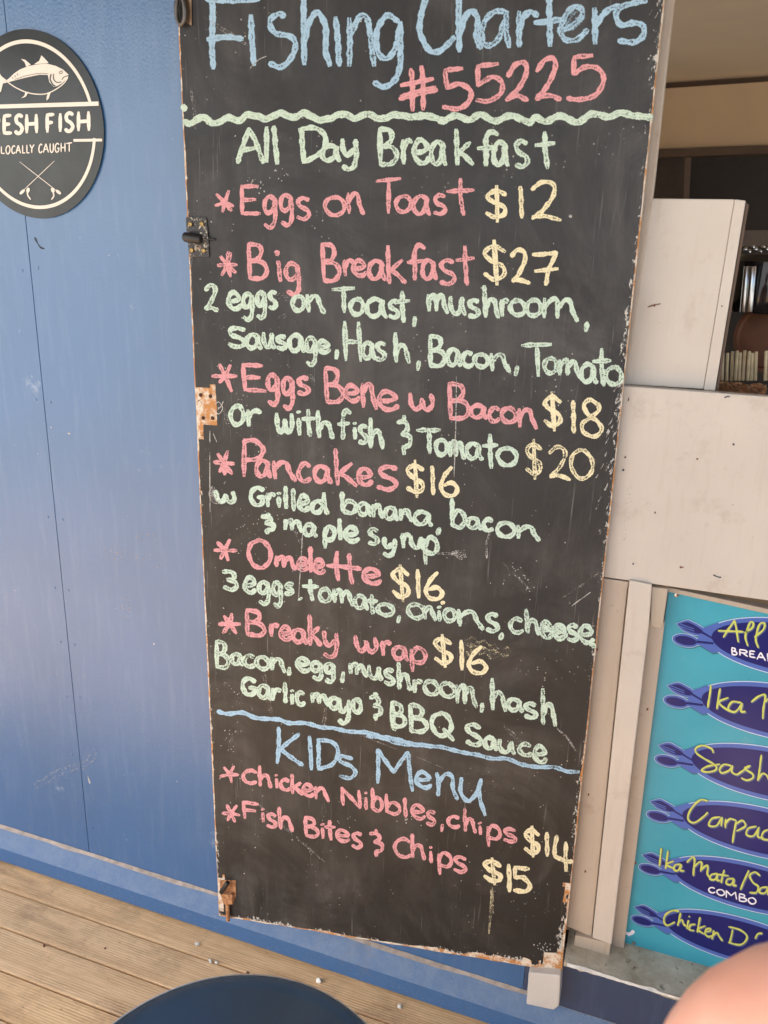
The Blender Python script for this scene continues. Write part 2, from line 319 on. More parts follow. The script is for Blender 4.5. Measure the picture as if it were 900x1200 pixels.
class Ink:
    """collects drawn strokes (ribbons lying on a plane) into one mesh"""
    n = 0
    def __init__(s, plane, wpx, view=(0, 0, 1), lift=.0008, dens=1., jit=.35, step=3e-5):
        s.pl, s.w, s.v, s.lift, s.dens, s.jit, s.step = plane, wpx, view, lift, dens, jit, step
        s.V, s.F, s.UV, s.D = [], [], [], []
    def view(s, *v): s.v = v; return s
    def stroke(s, pts, wpx=None, dens=None):
        w_ = (wpx or s.w)/2; dn = s.dens if dens is None else dens
        if s.jit: dn *= random.choice((1, 1, .95, .9, .82))
        x0, y0, k = s.v; P = cr([(x0+x/k, y0+y/k) for x, y in pts])
        Ink.n += 1; lift = s.lift + (Ink.n % 9)*s.step
        if (P[0]-P[-1]).length > 1e-3:
            P[0] = P[0] + (P[0]-P[1]).normalized()*w_*.35; P[-1] = P[-1] + (P[-1]-P[-2]).normalized()*w_*.35
        L = 0; ph = random.random()*9; base = len(s.V)
        for i, p in enumerate(P):
            t = (P[min(i+1, len(P)-1)]-P[max(i-1, 0)]); t = t.normalized() if t.length > 1e-6 else Vector((1, 0))
            nrm = Vector((-t.y, t.x)); 
            if i: L += (P[i]-P[i-1]).length
            ww = w_*(1+s.jit*.45*math.sin(L*.45+ph)+random.uniform(-.12, .12)*s.jit)
            q = p + nrm*math.sin(L*.3+ph*2)*s.jit*.35
            if i in (0, len(P)-1): ww *= .55
            for sg in (-1, 0, 1):
                c = q + nrm*ww*sg; s.V.append(s.pl.at(c.x, c.y, lift)); s.UV.append((L*.001, sg)); s.D.append(dn)
            if i:
                a = base+3*(i-1)
                s.F += [(a, a+1, a+4, a+3), (a+1, a+2, a+5, a+4)]
        return s
    def raw(s, txt, wpx=None, dens=None):
        for st in txt.split(';'):
            st = st.strip()
            if st: s.stroke([tuple(map(float, q.split())) for q in st.split(',')], wpx, dens)
        return s
    def text(s, txt, wpx=None, shear=None, gl=None, dens=None):
        """'A x0 y0 x1 y1;...' boxes in the current view"""
        x0v, y0v, k = s.v
        for e in txt.split(';'):
            e = e.split()
            if not e: continue
            ch, a, b, c, d = e[0], *map(float, e[1:5])
            py = y0v+(b+d)/2/k; px = x0v+(a+c)/2/k
            sh = (py-168)/(px+3650) if shear is None else shear
            m = (wpx or s.w)*k/2*.62; a += m; b += m; c -= m; d -= m
            if c < a: a = c = (a+c)/2
            if d < b: b = d = (b+d)/2
            W, H = c-a, (d-b)-sh*(c-a)
            if H < (d-b)*.4: H = (d-b)*.7
            sl_ = (.05+random.uniform(-.06, .06))*min(1, H/max(W, 1e-3)) if s.jit else 0
            for st in GL[ch].split(';'):
                pts = []
                for q in st.split(','):
                    gx, gy = map(float, q.split()); gx /= 100; gy /= 100
                    gx += random.uniform(-.03, .03)*s.jit; gy += random.uniform(-.025, .025)*s.jit
                    gx += (gy-.5)*sl_
                    pts.append((a+gx*W, b+gy*H+sh*gx*W))
                s.stroke(pts, wpx, dens)
        return s
    def star(s, cx, cy, ends, wpx=None):
        e = [tuple(map(float, q.split())) for q in ends.split(',')]
        for x, y in e: s.stroke([(cx, cy), (x, y)], (wpx or s.w)*.9)
        return s
    def build(s, name, mat, parent, label=None):
        me = bpy.data.meshes.new(name); me.from_pydata(s.V, [], s.F); uv = me.uv_layers.new(name='UVMap')
        for l in me.loops: uv.data[l.index].uv = s.UV[l.vertex_index]
        at = me.attributes.new('dens', 'FLOAT', 'POINT')
        for i, d in enumerate(s.D): at.data[i].value = d
        o = link(name, me, mat, parent)
        if label: o['label'] = label
        return o
def flat(name, pts, plane, view, lift, mat, parent, smoothed=False):
    x0, y0, k = view
    P = [(x0+x/k, y0+y/k) for x, y in pts]
    if smoothed: P = [tuple(p) for p in cr(P+[P[0]], 5)[:-1]]
    me = bpy.data.meshes.new(name); V = [plane.at(x, y, lift) for x, y in P]
    me.from_pydata(V, [], [tuple(range(len(V)))]); return link(name, me, mat, parent)

# ============================================================ THE SETTING
bm = bmesh.new(); bmesh.ops.create_grid(bm, x_segments=2, y_segments=2, size=400)
n = N('pale_sandy_ground', .9); n.color(n.mix(n.noise(3, 6), lin(188, 186, 184), lin(140, 144, 140))).bump(n.noise(8, 6), .5, .02)
g = from_bm('ground', bm, n.m); g.location.z = -.35; tag(g, kind='structure')
deck = empty('deck', (0, -1.5, 0)); tag(deck, kind='structure')
pitch = .0906
pm = None
for i in range(36):
    yb = -.0045 - i*pitch
    if pm is None:
        bm = bmesh.new(); bmesh.ops.create_cube(bm, size=1)
        bmesh.ops.scale(bm, vec=(6.4, pitch-.0046, .03), verts=bm.verts[:])
        o = from_bm('deck_plank', bm, M_DECK, deck, .0014); pm = o.data
    else: o = link('deck_plank', pm, None, deck)
    o.location = (-.6+random.uniform(-.05, .05)+1.3*math.sin(i*2.3)*.2, yb-pitch/2, -.015-1.5*0+random.uniform(-.0008, .0008))
    o.matrix_parent_inverse = deck.matrix_basis.inverted()
    o.rotation_euler.z = random.uniform(-.0008, .0008)
box('joist_void', -4, 3, -3.3, .02, -.3, -.09, plain('deck_void', lin(14, 12, 11), .9, bump=0), deck, 0)  # near-black box under the planks stands in for shade in the gaps

# ------------------------------------------------------------ the kiosk
K = empty('kiosk', (-.4, .02, 0)); tag(K, 'blue painted kiosk wall with cream framed serving window standing on the timber deck', 'kiosk')
WALL = Pl(0)
xs = -1.1565
p1 = box('wall_panel', -3.2, xs-.0007, 0, .012, .085, 2.5, M_BLUE, K, .0008)
box('wall_panel', xs+.0007, -.100, 0, .012, .085, 2.5, M_BLUE, K, .0008)
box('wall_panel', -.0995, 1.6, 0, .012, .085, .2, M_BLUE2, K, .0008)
box('wall_lining', -3.2, -.105, .0125, .05, -.1, 2.5, M_DARK, K, 0)
# skirting: a bevelled board with a dusty sloping top
bm = bmesh.new(); prof = [(-.001, .010), (-.030, .010), (-.030, .050), (-.006, .088), (-.001, .092)]
A = [bm.verts.new((-3.2, y, z)) for y, z in prof]; B = [bm.verts.new((1.6, y, z)) for y, z in prof]
bm.faces.new(A); bm.faces.new(B[::-1])
for i in range(5): bm.faces.new((A[i], B[i], B[(i+1) % 5], A[(i+1) % 5]))
from_bm('skirting_board', bm, M_TRIM, K)
# dust lying along the top of the skirting
dm = plain('settled_dust', lin(196, 180, 164), .95, .2, 60)
bm = bmesh.new(); prev = None
for i in range(240):
    x = -3.1+i*.0195; wv = .003+.005*vn(i*.31, 21)
    a = bm.verts.new((x, -.0012, .0935+.001*random.random())); b = bm.verts.new((x, -.004-wv, .0905)); 
    if prev: bm.faces.new((prev[0], prev[1], b, a))
    prev = (a, b)
o = from_bm('dust_line', bm, dm, K); o['kind'] = 'stuff'
# panel pins either side of the seam
scr = None
for z in [.165, .36, .52, .66, .79, .95, 1.2, 1.45]:
    for dx in (-.02, .016):
        if scr is None:
            o = lathe('pin_head', [(.0032, 0), (.0030, .0008), (.0012, .0012)], M_BLUE, K, 10, axis=(0, -1, 0)); scr = o.data
        else: o = link('pin_head', scr, None, K)
        o.location = (xs+dx+random.uniform(-.002, .002), 0, z+random.uniform(-.006, .006)); o.matrix_parent_inverse = K.matrix_basis.inverted()
# sill
def quad_prism(name, a, b, c, d, depth, mat, pl, lift=0, bevel=.001): return prism(name, [a, b, c, d], pl, depth, mat, K, bevel, lift)
bm = bmesh.new()                                       # sill with a broken, flaking front lip
nn = 90
top0, top1, bot = [], [], []
for i in range(nn+1):
    x = -.026+i*(.9/nn); j = (vn(i*.35, 11)-.5)*.004
    top0.append(bm.verts.new((x, .05, .262))); top1.append(bm.verts.new((x, -.066+j, .2585+j*.5))); bot.append(bm.verts.new((x, -.060+j*.4, .246+random.uniform(-.003, .003))))
back = [bm.verts.new((v.co.x, .05, .24)) for v in top0]
for i in range(nn):
    for r0, r1 in ((top0, top1), (top1, bot), (bot, back)): bm.faces.new((r0[i], r0[i+1], r1[i+1], r1[i]))
from_bm('window_sill', bm, M_SILL, K)
bm = bmesh.new(); prev = None                          # bare white paint showing along the lip
for i in range(160):
    x = -.02+i*.0055; h = .0008+.006*vn(i*.27, 12)*vn(i*.9, 13)
    a = bm.verts.new((x, -.0698, .2575)); b = bm.verts.new((x, -.0690, .2575-h)) ; c = bm.verts.new((x, -.066+.006*vn(i*.4, 14)-.003, .2606))
    if prev: bm.faces.new((prev[0], prev[1], b, a)); bm.faces.new((prev[2], prev[0], a, c))
    prev = (a, b, c)
o = from_bm('flaking_paint_lip', bm, plain('bare_white_paint', lin(228, 226, 218), .7, .15, 80), K)
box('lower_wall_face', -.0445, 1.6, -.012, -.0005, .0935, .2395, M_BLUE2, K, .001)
# frame boards left of the poster
FR = Pl(-.012); FR2 = Pl(-.022); REC = Pl(.006); POST = Pl(.02)
prism('frame_board', [(640, 668), (737, 682), (735, 690), (693, 1098), (640, 1075)], FR, .03, M_CREAM2, K, .0015)
prism('frame_board', [(737.6, 680), (764, 685), (760.5, 732), (716.5, 1107), (694, 1099)], FR2, .04, M_CREAM, K, .002)
prism('frame_board', [(758, 725), (779, 729), (731, 1112), (714, 1106)], REC, .03, M_CREAM2, K, .001)
prism('frame_block', [(763, 688), (783, 690), (776, 738), (762, 733)], FR, .03, M_CREAM3, K, .002)
prism('frame_foot', [(674, 1096), (716, 1106), (713, 1127), (672, 1113)], Pl(-.02), .045, M_CREAM3, K, .002)
prism('dark_gap', [(652, 1092), (676, 1096), (674, 1118), (652, 1114)], Pl(.004), .01, plain('painted_gap_shadow', lin(30, 24, 20), .9, bump=0), K, 0)  # dark sheet stands in for the shaded hole beside the frame foot
# the window post running up behind the board
prism('window_post', [(760, -60), (798, -60), (790, 0), (766, 224), (760, 262), (741, 400), (731, 460), (700, 470), (722, 200)], Pl(-.003), .03, M_CREAM2, K, .002)
# counter flap across the opening
prism('counter_flap', [(690, 446.5), (733, 452.5), (1150, 483), (1150, 762), (900, 704), (709, 676.5), (690, 674)], Pl(-.016), .02, M_CREAM, K, .002)
prism('flap_batten', [(781, 688), (1150, 768), (1150, 775), (780, 693)], Pl(.012), .02, M_CREAM3, K, .001)
# sliding screen above it
prism('sliding_screen', [(756, 232.5), (861, 233.5), (824.3, 456), (726, 450)], Pl(.004), .016, M_CREAM, K, .0015)
prism('screen_edge_strip', [(861.2, 233.5), (874, 235), (838, 458), (824.5, 457)], Pl(.0028), .02, M_CREAM, K, .0015)
prism('screen_edge_strip', [(874.3, 237), (877.5, 240), (841.5, 459), (838.3, 459)], Pl(.010), .02, M_BROWN, K, .0005)
# room behind
box('floor_slab', -1.4, 3.2, .06, 3.6, -.1, -.02, M_BEIGE, K, 0)
box('ceiling_panel', -2.2, 3.2, .1, 3.7, 2.3, 2.34, M_CEIL, K, 0)
box('side_wall', -2.2, -2.12, .06, 3.7, -.1, 2.3, M_BEIGE, K, 0)
BACK = Pl(3.05, -.18)
def bp(name, v0, v1, mat, d=.05, u0=600, u1=1400, off=0, s0=0):
    f = lambda u, v: v - (u-840)*.067*(1 if v < 130 else .55 if v < 200 else 0)
    return prism(name, [(u0, f(u0, v0)), (u1, f(u1, v0)), (u1, f(u1, v1)), (u0, f(u0, v1))], Pl(3.05-off, -.18), d, mat, K, .002)
bp('dark_cornice_gap', 85, 102, M_BROWN, .05, off=-.03)
bp('back_wall_band', 99.5, 172, M_BEIGE, .04)
bp('lintel_beam', 172.5, 182, M_BROWN, .06, off=.04)
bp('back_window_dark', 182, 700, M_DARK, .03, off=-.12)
prism('window_mullion', [(803, 184), (810, 184), (806, 260), (800, 260)], Pl(2.8), .03, M_BROWN, K, .001)
bp('side_dark_panel', 183, 500, plain('dark_brown_panel', lin(66, 54, 46), .6), .02, 600, 802, off=.0)
box('roof', -3.3, 2.8, -2.3, 3.8, 2.52, 2.6, plain('roof_lining_boards', lin(128, 124, 120), .6), K, .002)  # unseen roof over the deck, shaped to keep the sun off
for i in range(9): box('rafter', -3.2+i*.72, -3.15+i*.72, -2.25, .0, 2.42, 2.519, plain('rafter_timber', lin(62, 56, 50), .6) if i == 0 else bpy.data.materials['rafter_timber'], K, .002)  # unseen beams, added to give the stool streaked reflections
box('wall_header', -.0995, 1.6, .0, .05, 2.2, 2.5, M_BLUE, K, .001)
# shelf board inside the opening
prism('inner_counter', [(700, 459), (1150, 474), (1150, 640), (700, 640)], Pl(.08), .02, M_BEIGE, K, 0)
box('inner_bench', -.6, 1.4, .1, .62, 1.185, 1.215, M_BROWN, K, .002)
prism('back_shelf', [(869, 270), (1000, 268), (1000, 287), (866, 289)], Pl(.7), .02, M_BROWN, K, .001)
# stray marks on the cream boards
mk = plain('brown_scuff', lin(112, 74, 50), .8); mk2 = plain('dark_chip', lin(58, 62, 70), .8)
for nm, m, pl, st in (('scuff_mark', mk, Pl(.004), '759 360,766 357.5,774 356;767 359.5,767.5 356.5'), ('scuff_mark', mk, Pl(.004), '758.5 260,760.5 252,762 247'),
                      ('paint_chip', mk2, Pl(-.016), '849 466,853 464.5,855 465'), ('paint_chip', mk2, Pl(-.016), '736 470,737 466'),
                      ('paint_chip', mk2, Pl(-.016), '836 674,841 676,845 676.5'), ('rust_spot', mk, Pl(-.016), '797 664,801 665'), ('paint_chip', mk2, Pl(.002), '845.5 358.5,846.5 359')):
    Ink(pl, 1.6, lift=.0006, step=1e-5).raw(st).build(nm, m, K)

ws = Ink(WALL, 6, (0,0,1), .0005, .14, 1)
ws.raw('120 650,130 645,142 655,150 648;160 632,175 628,185 640;158 655,178 652,186 664;146 700,148 712,149 724', 9).raw('40 922,70 905,100 895,112 880', 10, .1).raw('20 80,40 70', 4)
ws.build('rubbed_mark', CH['w'], K)
Ink(WALL, 1.3, (0,0,1), .0005, .9, 1).raw('41 278,43 284,47 290,52 291').build('dark_scratch', mk2, K)
Ink(WALL, 1.6, (0,0,1), .0005, .9, 1).raw('80 507,82 508.5;180 754,181 755;17 692,18 692;103 910,105 918;207 915,208 916;60 500,60.5 501').build('paint_fleck', CH['w'], K)
for u, v, m in ((733, 535, mk), (817, 537, mk), (731, 550, mk2), (860, 520, mk2), (768, 600, mk), (742, 660, mk2), (798, 664, mk)):
    Ink(Pl(-.016), 2.2, lift=.0006, step=1e-5).raw(f'{u} {v},{u+random.uniform(-1.5,1.5)} {v+1.6}').build('fleck', m, K)
for u, v, pz in ((700, 760, -.012), (690, 930, -.012), (686, 1020, -.012), (707, 1000, -.012), (745, 1010, .006), (759, 830, .006), (753, 775, .006)):
    Ink(Pl(pz), 2, lift=.0006, step=1e-5).raw(f'{u} {v},{u-.6} {v+2.4}').build('fleck', mk, K)

# ============================================================ THE CHALKBOARD
BK = .052; BP = Pl(-.034, BK)
CB = empty('chalkboard', BP.at(256, 1075)); tag(CB, 'tall worn blackboard covered in pink, green and yellow chalk menu lines, beside the blue wall', 'chalkboard')
LT, LB, RT, RB = (205, -60), (256.5, 1073), (785, -60), (658, 1139)
def bil(u, v):
    a = Vector(LB).lerp(Vector(LT), v); b = Vector(RB).lerp(Vector(RT), v); return a.lerp(b, u)
def edge_noise(t, amp, seed):
    return amp*(.5+.5*math.sin(t*37+seed)*math.sin(t*91+seed*2))*random.random()
# core: the plywood sheet
bm = bmesh.new(); ring = []
for i in range(40): ring.append((0, i/40))
for i in range(24): ring.append((i/24, 1))
for i in range(60): ring.append((1, 1-i/60))
for i in range(30): ring.append((1-i/30, 0))
f = []
for u, v in ring:
    p = bil(u, v); p += Vector((random.uniform(-.35, .35), random.uniform(-.5, .5)))
    f.append(bm.verts.new(BP.at(p.x, p.y)))
g = [bm.verts.new(v.co+Vector((0, .012, 0))) for v in f]
bm.faces.new(f); bm.faces.new(g[::-1])
for i in range(len(f)): bm.faces.new((f[i], g[i], g[(i+1) % len(f)], f[(i+1) % len(f)]))
from_bm('plywood_core', bm, M_CORE, CB)
# painted face: a fine grid whose outline is bitten away where the paint has gone
bites = [(229, 453, 252, 500, 1), (229, 500, 236, 514, .9), (255, 1028, 262, 1068, 1), (255, 1028, 276, 1052, 0), (638, 1122, 662, 1142, 1), (612, 1128, 640, 1140, .5), (661, 1040, 672, 1066, .7)]
def face_bites(p):
    for x0, y0, x1, y1, k in bites:
        if k and x0 < p.x < x1 and y0 < p.y < y1 and random.random() < k: return True
    return False
NU, NV = 150, 260
me = bpy.data.meshes.new('painted_face'); V = []; UVs = []; F = []
for j in range(NV+1):
    for i in range(NU+1):
        u, v = i/NU, j/NV
        y_l = vn(v*160, 1)*vn(v*23, 2); y_r = vn(v*190, 3)*vn(v*31, 4)
        low = max(0, 1-v*3.2)
        eL = (.9 + 1.5*y_l*(1+1.3*low)) / 540; eR = (.9 + 2.2*y_r*(.5+1.5*low)) / 480
        eB = (1.2 + 3.6*vn(u*38, 5)*vn(u*13, 6)*(.4+1.6*max(0, min(1, (u-.25)*2)))) / 1130
        uu = eL + u*(1-eL-eR); vv = eB + v*(1-eB)
        V.append(BP.at(*bil(uu, vv), .0006)); UVs.append((u, v))
for j in range(NV):
    for i in range(NU):
        c = bil((i+.5)/NU, (j+.5)/NV)
        if face_bites(c): continue
        a = j*(NU+1)+i; F.append((a, a+1, a+NU+2, a+NU+1))
me.from_pydata(V, [], F); uv = me.uv_layers.new(name='UVMap')
for l in me.loops: uv.data[l.index].uv = UVs[l.vertex_index]
link('painted_face', me, M_BOARD, CB)
# battens behind, resting against the wall
box('batten', -.70, -.62, -.062, -.014, .3, 1.9, M_WHITE, CB, .002); box('batten', -.25, -.19, -.034, -.014, .3, 1.9, M_WHITE, CB, .002)

def line(view, wpx, c, label, txt='', raws='', more=(), stars=(), dens=1.):
    k = Ink(BP, wpx*dict(g=1.22, p=1.02, y=1.05, b=1.1)[c], view, dens=dens)
    for cx, cy, ends in stars: k.star(cx, cy, ends)
    if raws: k.raw(raws)
    if txt: k.text(txt)
    for vw, t, r in more:
        k.view(*vw)
        if r: k.raw(r)
        if t: k.text(t)
    k.build('chalk_line', CH[c], CB, label)
A1, A2, A3, A4, A5, A6 = (200,0,3), (480,0,3), (200,180,3), (480,180,3), (220,320,3), (470,360,3)
A7, A8, B1, B2, B3, B4 = (220,500,3), (450,520,3), (230,660,3), (430,680,3), (230,820,3), (430,850,3)
line(A1, 7, 'b', 'blue chalk words Fishing Charters', raws='145 -5,148 60,145 150,150 240;125 -2,200 2,310 -2;130 138,200 130,252 137;282 55,285 130,293 228;400 58,380 48,350 72,365 115,420 128,440 158,420 208,385 236,348 222;468 -40,468 100,470 225;470 150,488 75,518 45,545 95,545 180,560 230;580 62,588 150,592 230;628 65,630 150,628 230;630 130,660 65,690 62,705 150,715 230;800 75,760 55,725 110,730 185,760 205,790 168,808 80;808 78,808 150,805 240,785 285,750 305,715 290',
  more=[(A2, '', '110 -45,60 -8,36 80,42 130,68 175,100 182,138 152,158 130;175 -40,172 80,175 180;175 130,195 62,220 38,240 70,235 130,250 170;345 45,300 40,262 80,255 140,275 160,310 140,335 70;340 50,340 110,350 165;385 42,385 100,385 162;385 112,400 62,425 42,450 55;490 -30,492 60,494 160;440 80,490 75,545 65;535 108,572 90,605 58,602 30,575 25,545 60,530 108,550 140,590 138,625 105;650 30,652 90,652 152;655 92,680 52,710 28,742 22;832 2,800 8,750 22,725 52,745 88,790 80,820 92,822 125,790 148,735 143')])
Ink(BP, 9, A2, .0010, .35).raw('555 95,575 60,590 45;545 80,580 40;570 100,600 70').build('chalk_smudge', CH['b'], CB)
line(A2, 6.5, 'p', 'pink chalk number #55225', raws='5 243,10 300,10 388;42 233,48 300,47 385;-30 300,30 288,82 277;-35 347,30 330,96 316;-30 340,30 322,90 308;185 241,125 246;125 246,130 310;130 310,175 295,215 320,205 362,165 383,118 375;310 225,240 232;240 232,240 300;240 300,290 270,325 290,320 328,280 355,235 352;345 268,375 225,405 222,410 258,380 315,340 352;340 352,375 335,415 352;447 250,475 212,505 205,512 240,482 305,445 348;445 348,490 335,530 350;642 195,580 200;580 200,575 260;575 260,620 235,665 243,682 282,655 333,600 350,555 345')
line(A1, 5.8, 'g', 'wavy green chalk divider below the phone number', raws='45 428,75 430,110 408,155 432,205 410,240 423,265 402,300 405,340 415,385 395,430 410,470 395,520 418,560 413,605 398,650 413,690 398,740 415,790 400,840 408,890 405;45 433,75 434,110 416,155 436,205 416,240 429,265 408,300 411,340 421,385 401,430 416,470 401,520 424,560 419,605 404,650 419,690 404,740 421,790 406,840 414,890 411;45 370,50 388',
  more=[(A2, '', '30 403,65 405,95 413,120 422,160 403,210 418,250 399,300 423,355 403,420 427,440 409,480 424,530 404,590 427,640 398,700 408,740 394,790 404,852 410;30 409,65 411,95 419,120 428,160 409,210 424,250 405,300 429,355 409,420 433,440 415,480 430,530 410,590 433,640 404,700 414,740 400,790 410,852 416')])
line(A1, 5.5, 'g', 'green chalk heading All Day Breakfast', raws='275 452,255 510,235 572;275 452,300 500,325 572;245 530,300 520;337 448,337 568;363 445,368 505,375 575;460 455,463 510,468 572;452 456,510 450,545 485,530 535,470 570',
  txt='a 525 505 600 572;y 596 484 666 602;B 725 448 802 584;r 808 485 855 580', more=[(A2, 'e 8 485 75 580;a 68 490 132 585;k 152 450 228 585;f 232 458 318 588;a 288 492 350 588;s 362 490 425 592;t 438 458 516 598', '')])
line(A3, 5.5, 'p', 'pink chalk line Eggs on Toast', stars=[(190, 172, '162 143,204 131,158 182,220 184,182 204,213 200')],
  txt='E 240 108 318 218;g 322 145 380 266;g 380 140 438 258;s 436 150 497 235;o 537 146 617 222;n 616 132 682 218;T 718 82 812 213;o 786 143 850 210;a 848 142 915 220',
  more=[(A4, 's 78 140 134 218;t 128 82 232 222', '')])
line(A4, 5.5, 'y', 'yellow chalk price $12', '$ 262 108 350 245;1 376 112 408 230;2 422 92 536 240')
Ink(BP, 3.5, A4, dens=.6).raw('562 217,566 222,568 218').build('chalk_dot', CH['w'], CB)
line(A3, 5.8, 'p', 'pink chalk line Big Breakfast', stars=[(198, 390, '176 362,203 345,212 350,166 393,232 391,180 427,210 432,228 418')],
  txt='B 265 312 345 446;g 398 380 464 502;B 525 312 600 454;r 603 368 648 434;e 636 370 692 436;a 690 368 758 450;k 752 320 830 462', raws='378 378,382 410,386 448;370 350,374 347,376 353,371 354',
  more=[(A4, 'f -14 315 60 450;a 38 368 98 448;s 98 368 168 465;t 160 320 232 468', '')])
line(A4, 5.5, 'y', 'yellow chalk price $27', '$ 253 300 348 468;2 352 330 425 462;7 428 338 528 468')
line(A5, 5, 'g', 'green chalk line 2 eggs on Toast, mushroom', '2 55 35 110 138;e 135 62 192 132;g 188 66 238 172;g 236 62 282 165;s 280 60 318 130;o 362 74 416 138;n 412 70 484 146;T 505 45 592 145;o 566 84 624 152;a 622 82 702 162;s 700 92 748 162;t 726 58 784 178;, 788 150 806 192',
  more=[(A4, 'm 58 488 138 566;u 136 498 200 572;s 200 508 252 580;h 254 460 318 582;r 316 508 352 576;o 348 508 412 574;o 405 506 468 576;m 462 500 596 594', ''), (A6, ', 642 48 662 90', '')])
line(A5, 5, 'g', 'green chalk line Sausage, Hash, Bacon, Tomato', 'S 136 185 212 266;a 200 208 262 272;u 260 205 308 270;s 306 215 352 272;a 350 210 414 282;g 410 220 460 330;e 452 232 504 285;, 515 266 532 306;H 545 165 612 315;a 608 236 662 308;s 656 240 702 312;h 720 205 784 320;, 800 305 822 346',
  more=[(A6, 'B 92 95 162 214;a 158 140 214 212;c 210 150 258 214;o 252 158 312 216;n 308 156 386 234;, 395 203 416 245;T 422 120 536 250;o 498 172 554 238;m 548 178 634 252;a 626 192 692 272;t 670 140 742 282;o 714 203 782 278', '')])
line(A5, 6, 'p', 'pink chalk line Eggs Bene w Bacon', stars=[(132, 362, '112 322,150 324,86 362,172 362,154 415,112 384')], txt='E 186 315 276 422;g 274 350 328 470;g 328 362 380 484;s 378 360 434 432;B 476 328 552 462;e 546 388 608 456;n 606 378 668 482;e 664 408 744 488',
  more=[(A6, 'w 24 296 120 372;B 160 262 246 400;a 238 336 306 397;c 303 345 352 408;o 348 346 410 412;n 406 350 482 432', '')])
line(A6, 5.3, 'y', 'yellow chalk price $18', '$ 496 292 572 440;1 592 325 620 446;8 625 318 714 462')
line(A5, 5, 'g', 'green chalk line or with fish & Tomato', 'o 145 458 202 540;r 202 474 264 546;w 306 486 376 570;i 376 478 408 574;t 398 475 452 580;h 448 480 516 586;f 522 475 578 590;i 578 520 598 588;s 596 530 638 604;h 632 505 694 622;& 728 495 792 644',
  more=[(A6, 'T 52 420 145 522;o 116 458 168 526;m 164 465 228 538;a 224 470 288 542;t 282 440 344 572;o 334 485 412 564', '')])
line(A8, 5.3, 'y', 'yellow chalk price $20', '$ 493 -22 562 130;2 575 2 657 132;0 650 12 740 130', dens=.85)
line(A7, 6, 'p', 'pink chalk line Pancakes', stars=[(128, 128, '106 96,140 86,92 124,162 130,112 158,130 168,155 166')], txt='P 186 38 274 186;a 234 110 296 184;n 294 114 382 196;c 382 120 438 200;a 438 130 508 204;k 508 74 596 216;e 592 140 654 212;s 658 130 748 230')
line(A7, 5.3, 'y', 'yellow chalk price $16 after Pancakes', '$ 763 112 838 254', more=[(A8, '1 156 74 186 184;6 192 74 264 190', '')])
line(A7, 5, 'g', 'green chalk line w Grilled banana, bacon', 'w 92 218 172 276;G 216 205 276 284;r 272 228 312 288;i 312 226 330 288;l 332 205 358 292;l 358 214 386 300;e 384 235 432 302;d 428 224 496 312;b 534 225 600 312;a 594 262 648 318;n 644 268 692 326;a 688 275 742 334;n 740 284 794 338;a 790 290 862 354;, 868 350 896 386',
  more=[(A8, 'b 230 188 292 302;a 288 252 344 306;c 342 258 388 312;o 392 268 464 336;n 460 280 552 346', '')])
Ink(BP, 7, A7, .0010, .4).raw('90 215,80 235,95 262,110 265;100 240,85 260').build('chalk_smudge', CH['w'], CB)
Ink(BP, 3, A8, .0010, .4).raw('372 310,362 350,361 402').build('chalk_smudge', CH['w'], CB)
line(A7, 5, 'g', 'green chalk line & maple syrup', '& 250 298 312 384;m 334 320 408 376;a 404 335 456 392;p 472 344 524 436;l 522 320 548 402;e 546 345 606 412;s 630 352 676 420', more=[(A8, 'y -8 325 48 402;r 58 310 96 372;u 88 320 144 376;p 134 322 196 432', '')])
Ink(BP, 3.5, A8, .0010, .45).raw('185 385,240 388,290 398;240 382,270 380,285 390;255 395,275 405').build('chalk_smudge', CH['w'], CB)
line(A7, 5.8, 'p', 'pink chalk line Omelette', stars=[(130, 434, '105 406,148 398,94 434,172 436,116 464,142 470')], txt='O 208 388 298 505;m 303 448 384 508;e 382 455 428 512;l 420 418 444 516;e 440 460 486 522;e 610 490 684 560', raws='525 440,522 490,530 540;568 448,570 500,578 552;490 488,548 492,608 500')
line(A8, 5.3, 'y', 'yellow chalk price $16 after Omelette', '$ 22 418 98 562;1 108 438 132 546;6 140 442 212 556', raws='206 555,208 562')
line(B1, 5, 'g', 'green chalk line 3 eggs, tomato, onions, cheese', '3 88 20 150 102;e 164 42 214 112;g 214 58 266 152;g 264 60 308 160;s 306 64 348 116;. 356 112 376 138;t 370 50 435 138;o 428 82 478 142;m 476 84 556 154;a 550 106 606 168;t 594 104 642 184;o 632 134 698 192;, 702 180 722 214',
  more=[(B2, 'O 138 75 208 142;n 194 84 246 146;i 244 86 266 148;o 266 92 316 152;n 312 96 412 178;s 412 110 470 188;, 460 180 484 214;c 496 125 554 192;h 552 98 610 196;e 606 138 656 210;e 650 148 704 214;s 698 150 750 220;e 742 152 802 228', '620 160,650 180,640 200;660 160,700 190,680 205;780 215,802 236')], dens=.88)
line(B1, 6, 'p', 'pink chalk line Breaky wrap', stars=[(120, 215, '98 186,124 178,80 214,154 214,94 244,140 246')], txt='B 168 158 248 264;r 254 208 294 264;e 290 215 338 278;a 334 224 392 288;k 388 178 444 298;y 442 235 506 340;w 553 248 642 324;r 646 268 690 332;a 686 284 748 348;p 746 290 816 392', dens=.92)
line(B2, 5.3, 'y', 'yellow chalk price $16 with a smeared six after Breaky wrap', '$ 230 182 307 314;1 320 206 346 320;6 350 222 427 337')
Ink(BP, 13, B2, .0010, .12, 1).raw('350 215,400 225,450 245,500 255;350 235,400 245,460 265;345 225,345 270').build('chalk_smudge', CH['y'], CB)
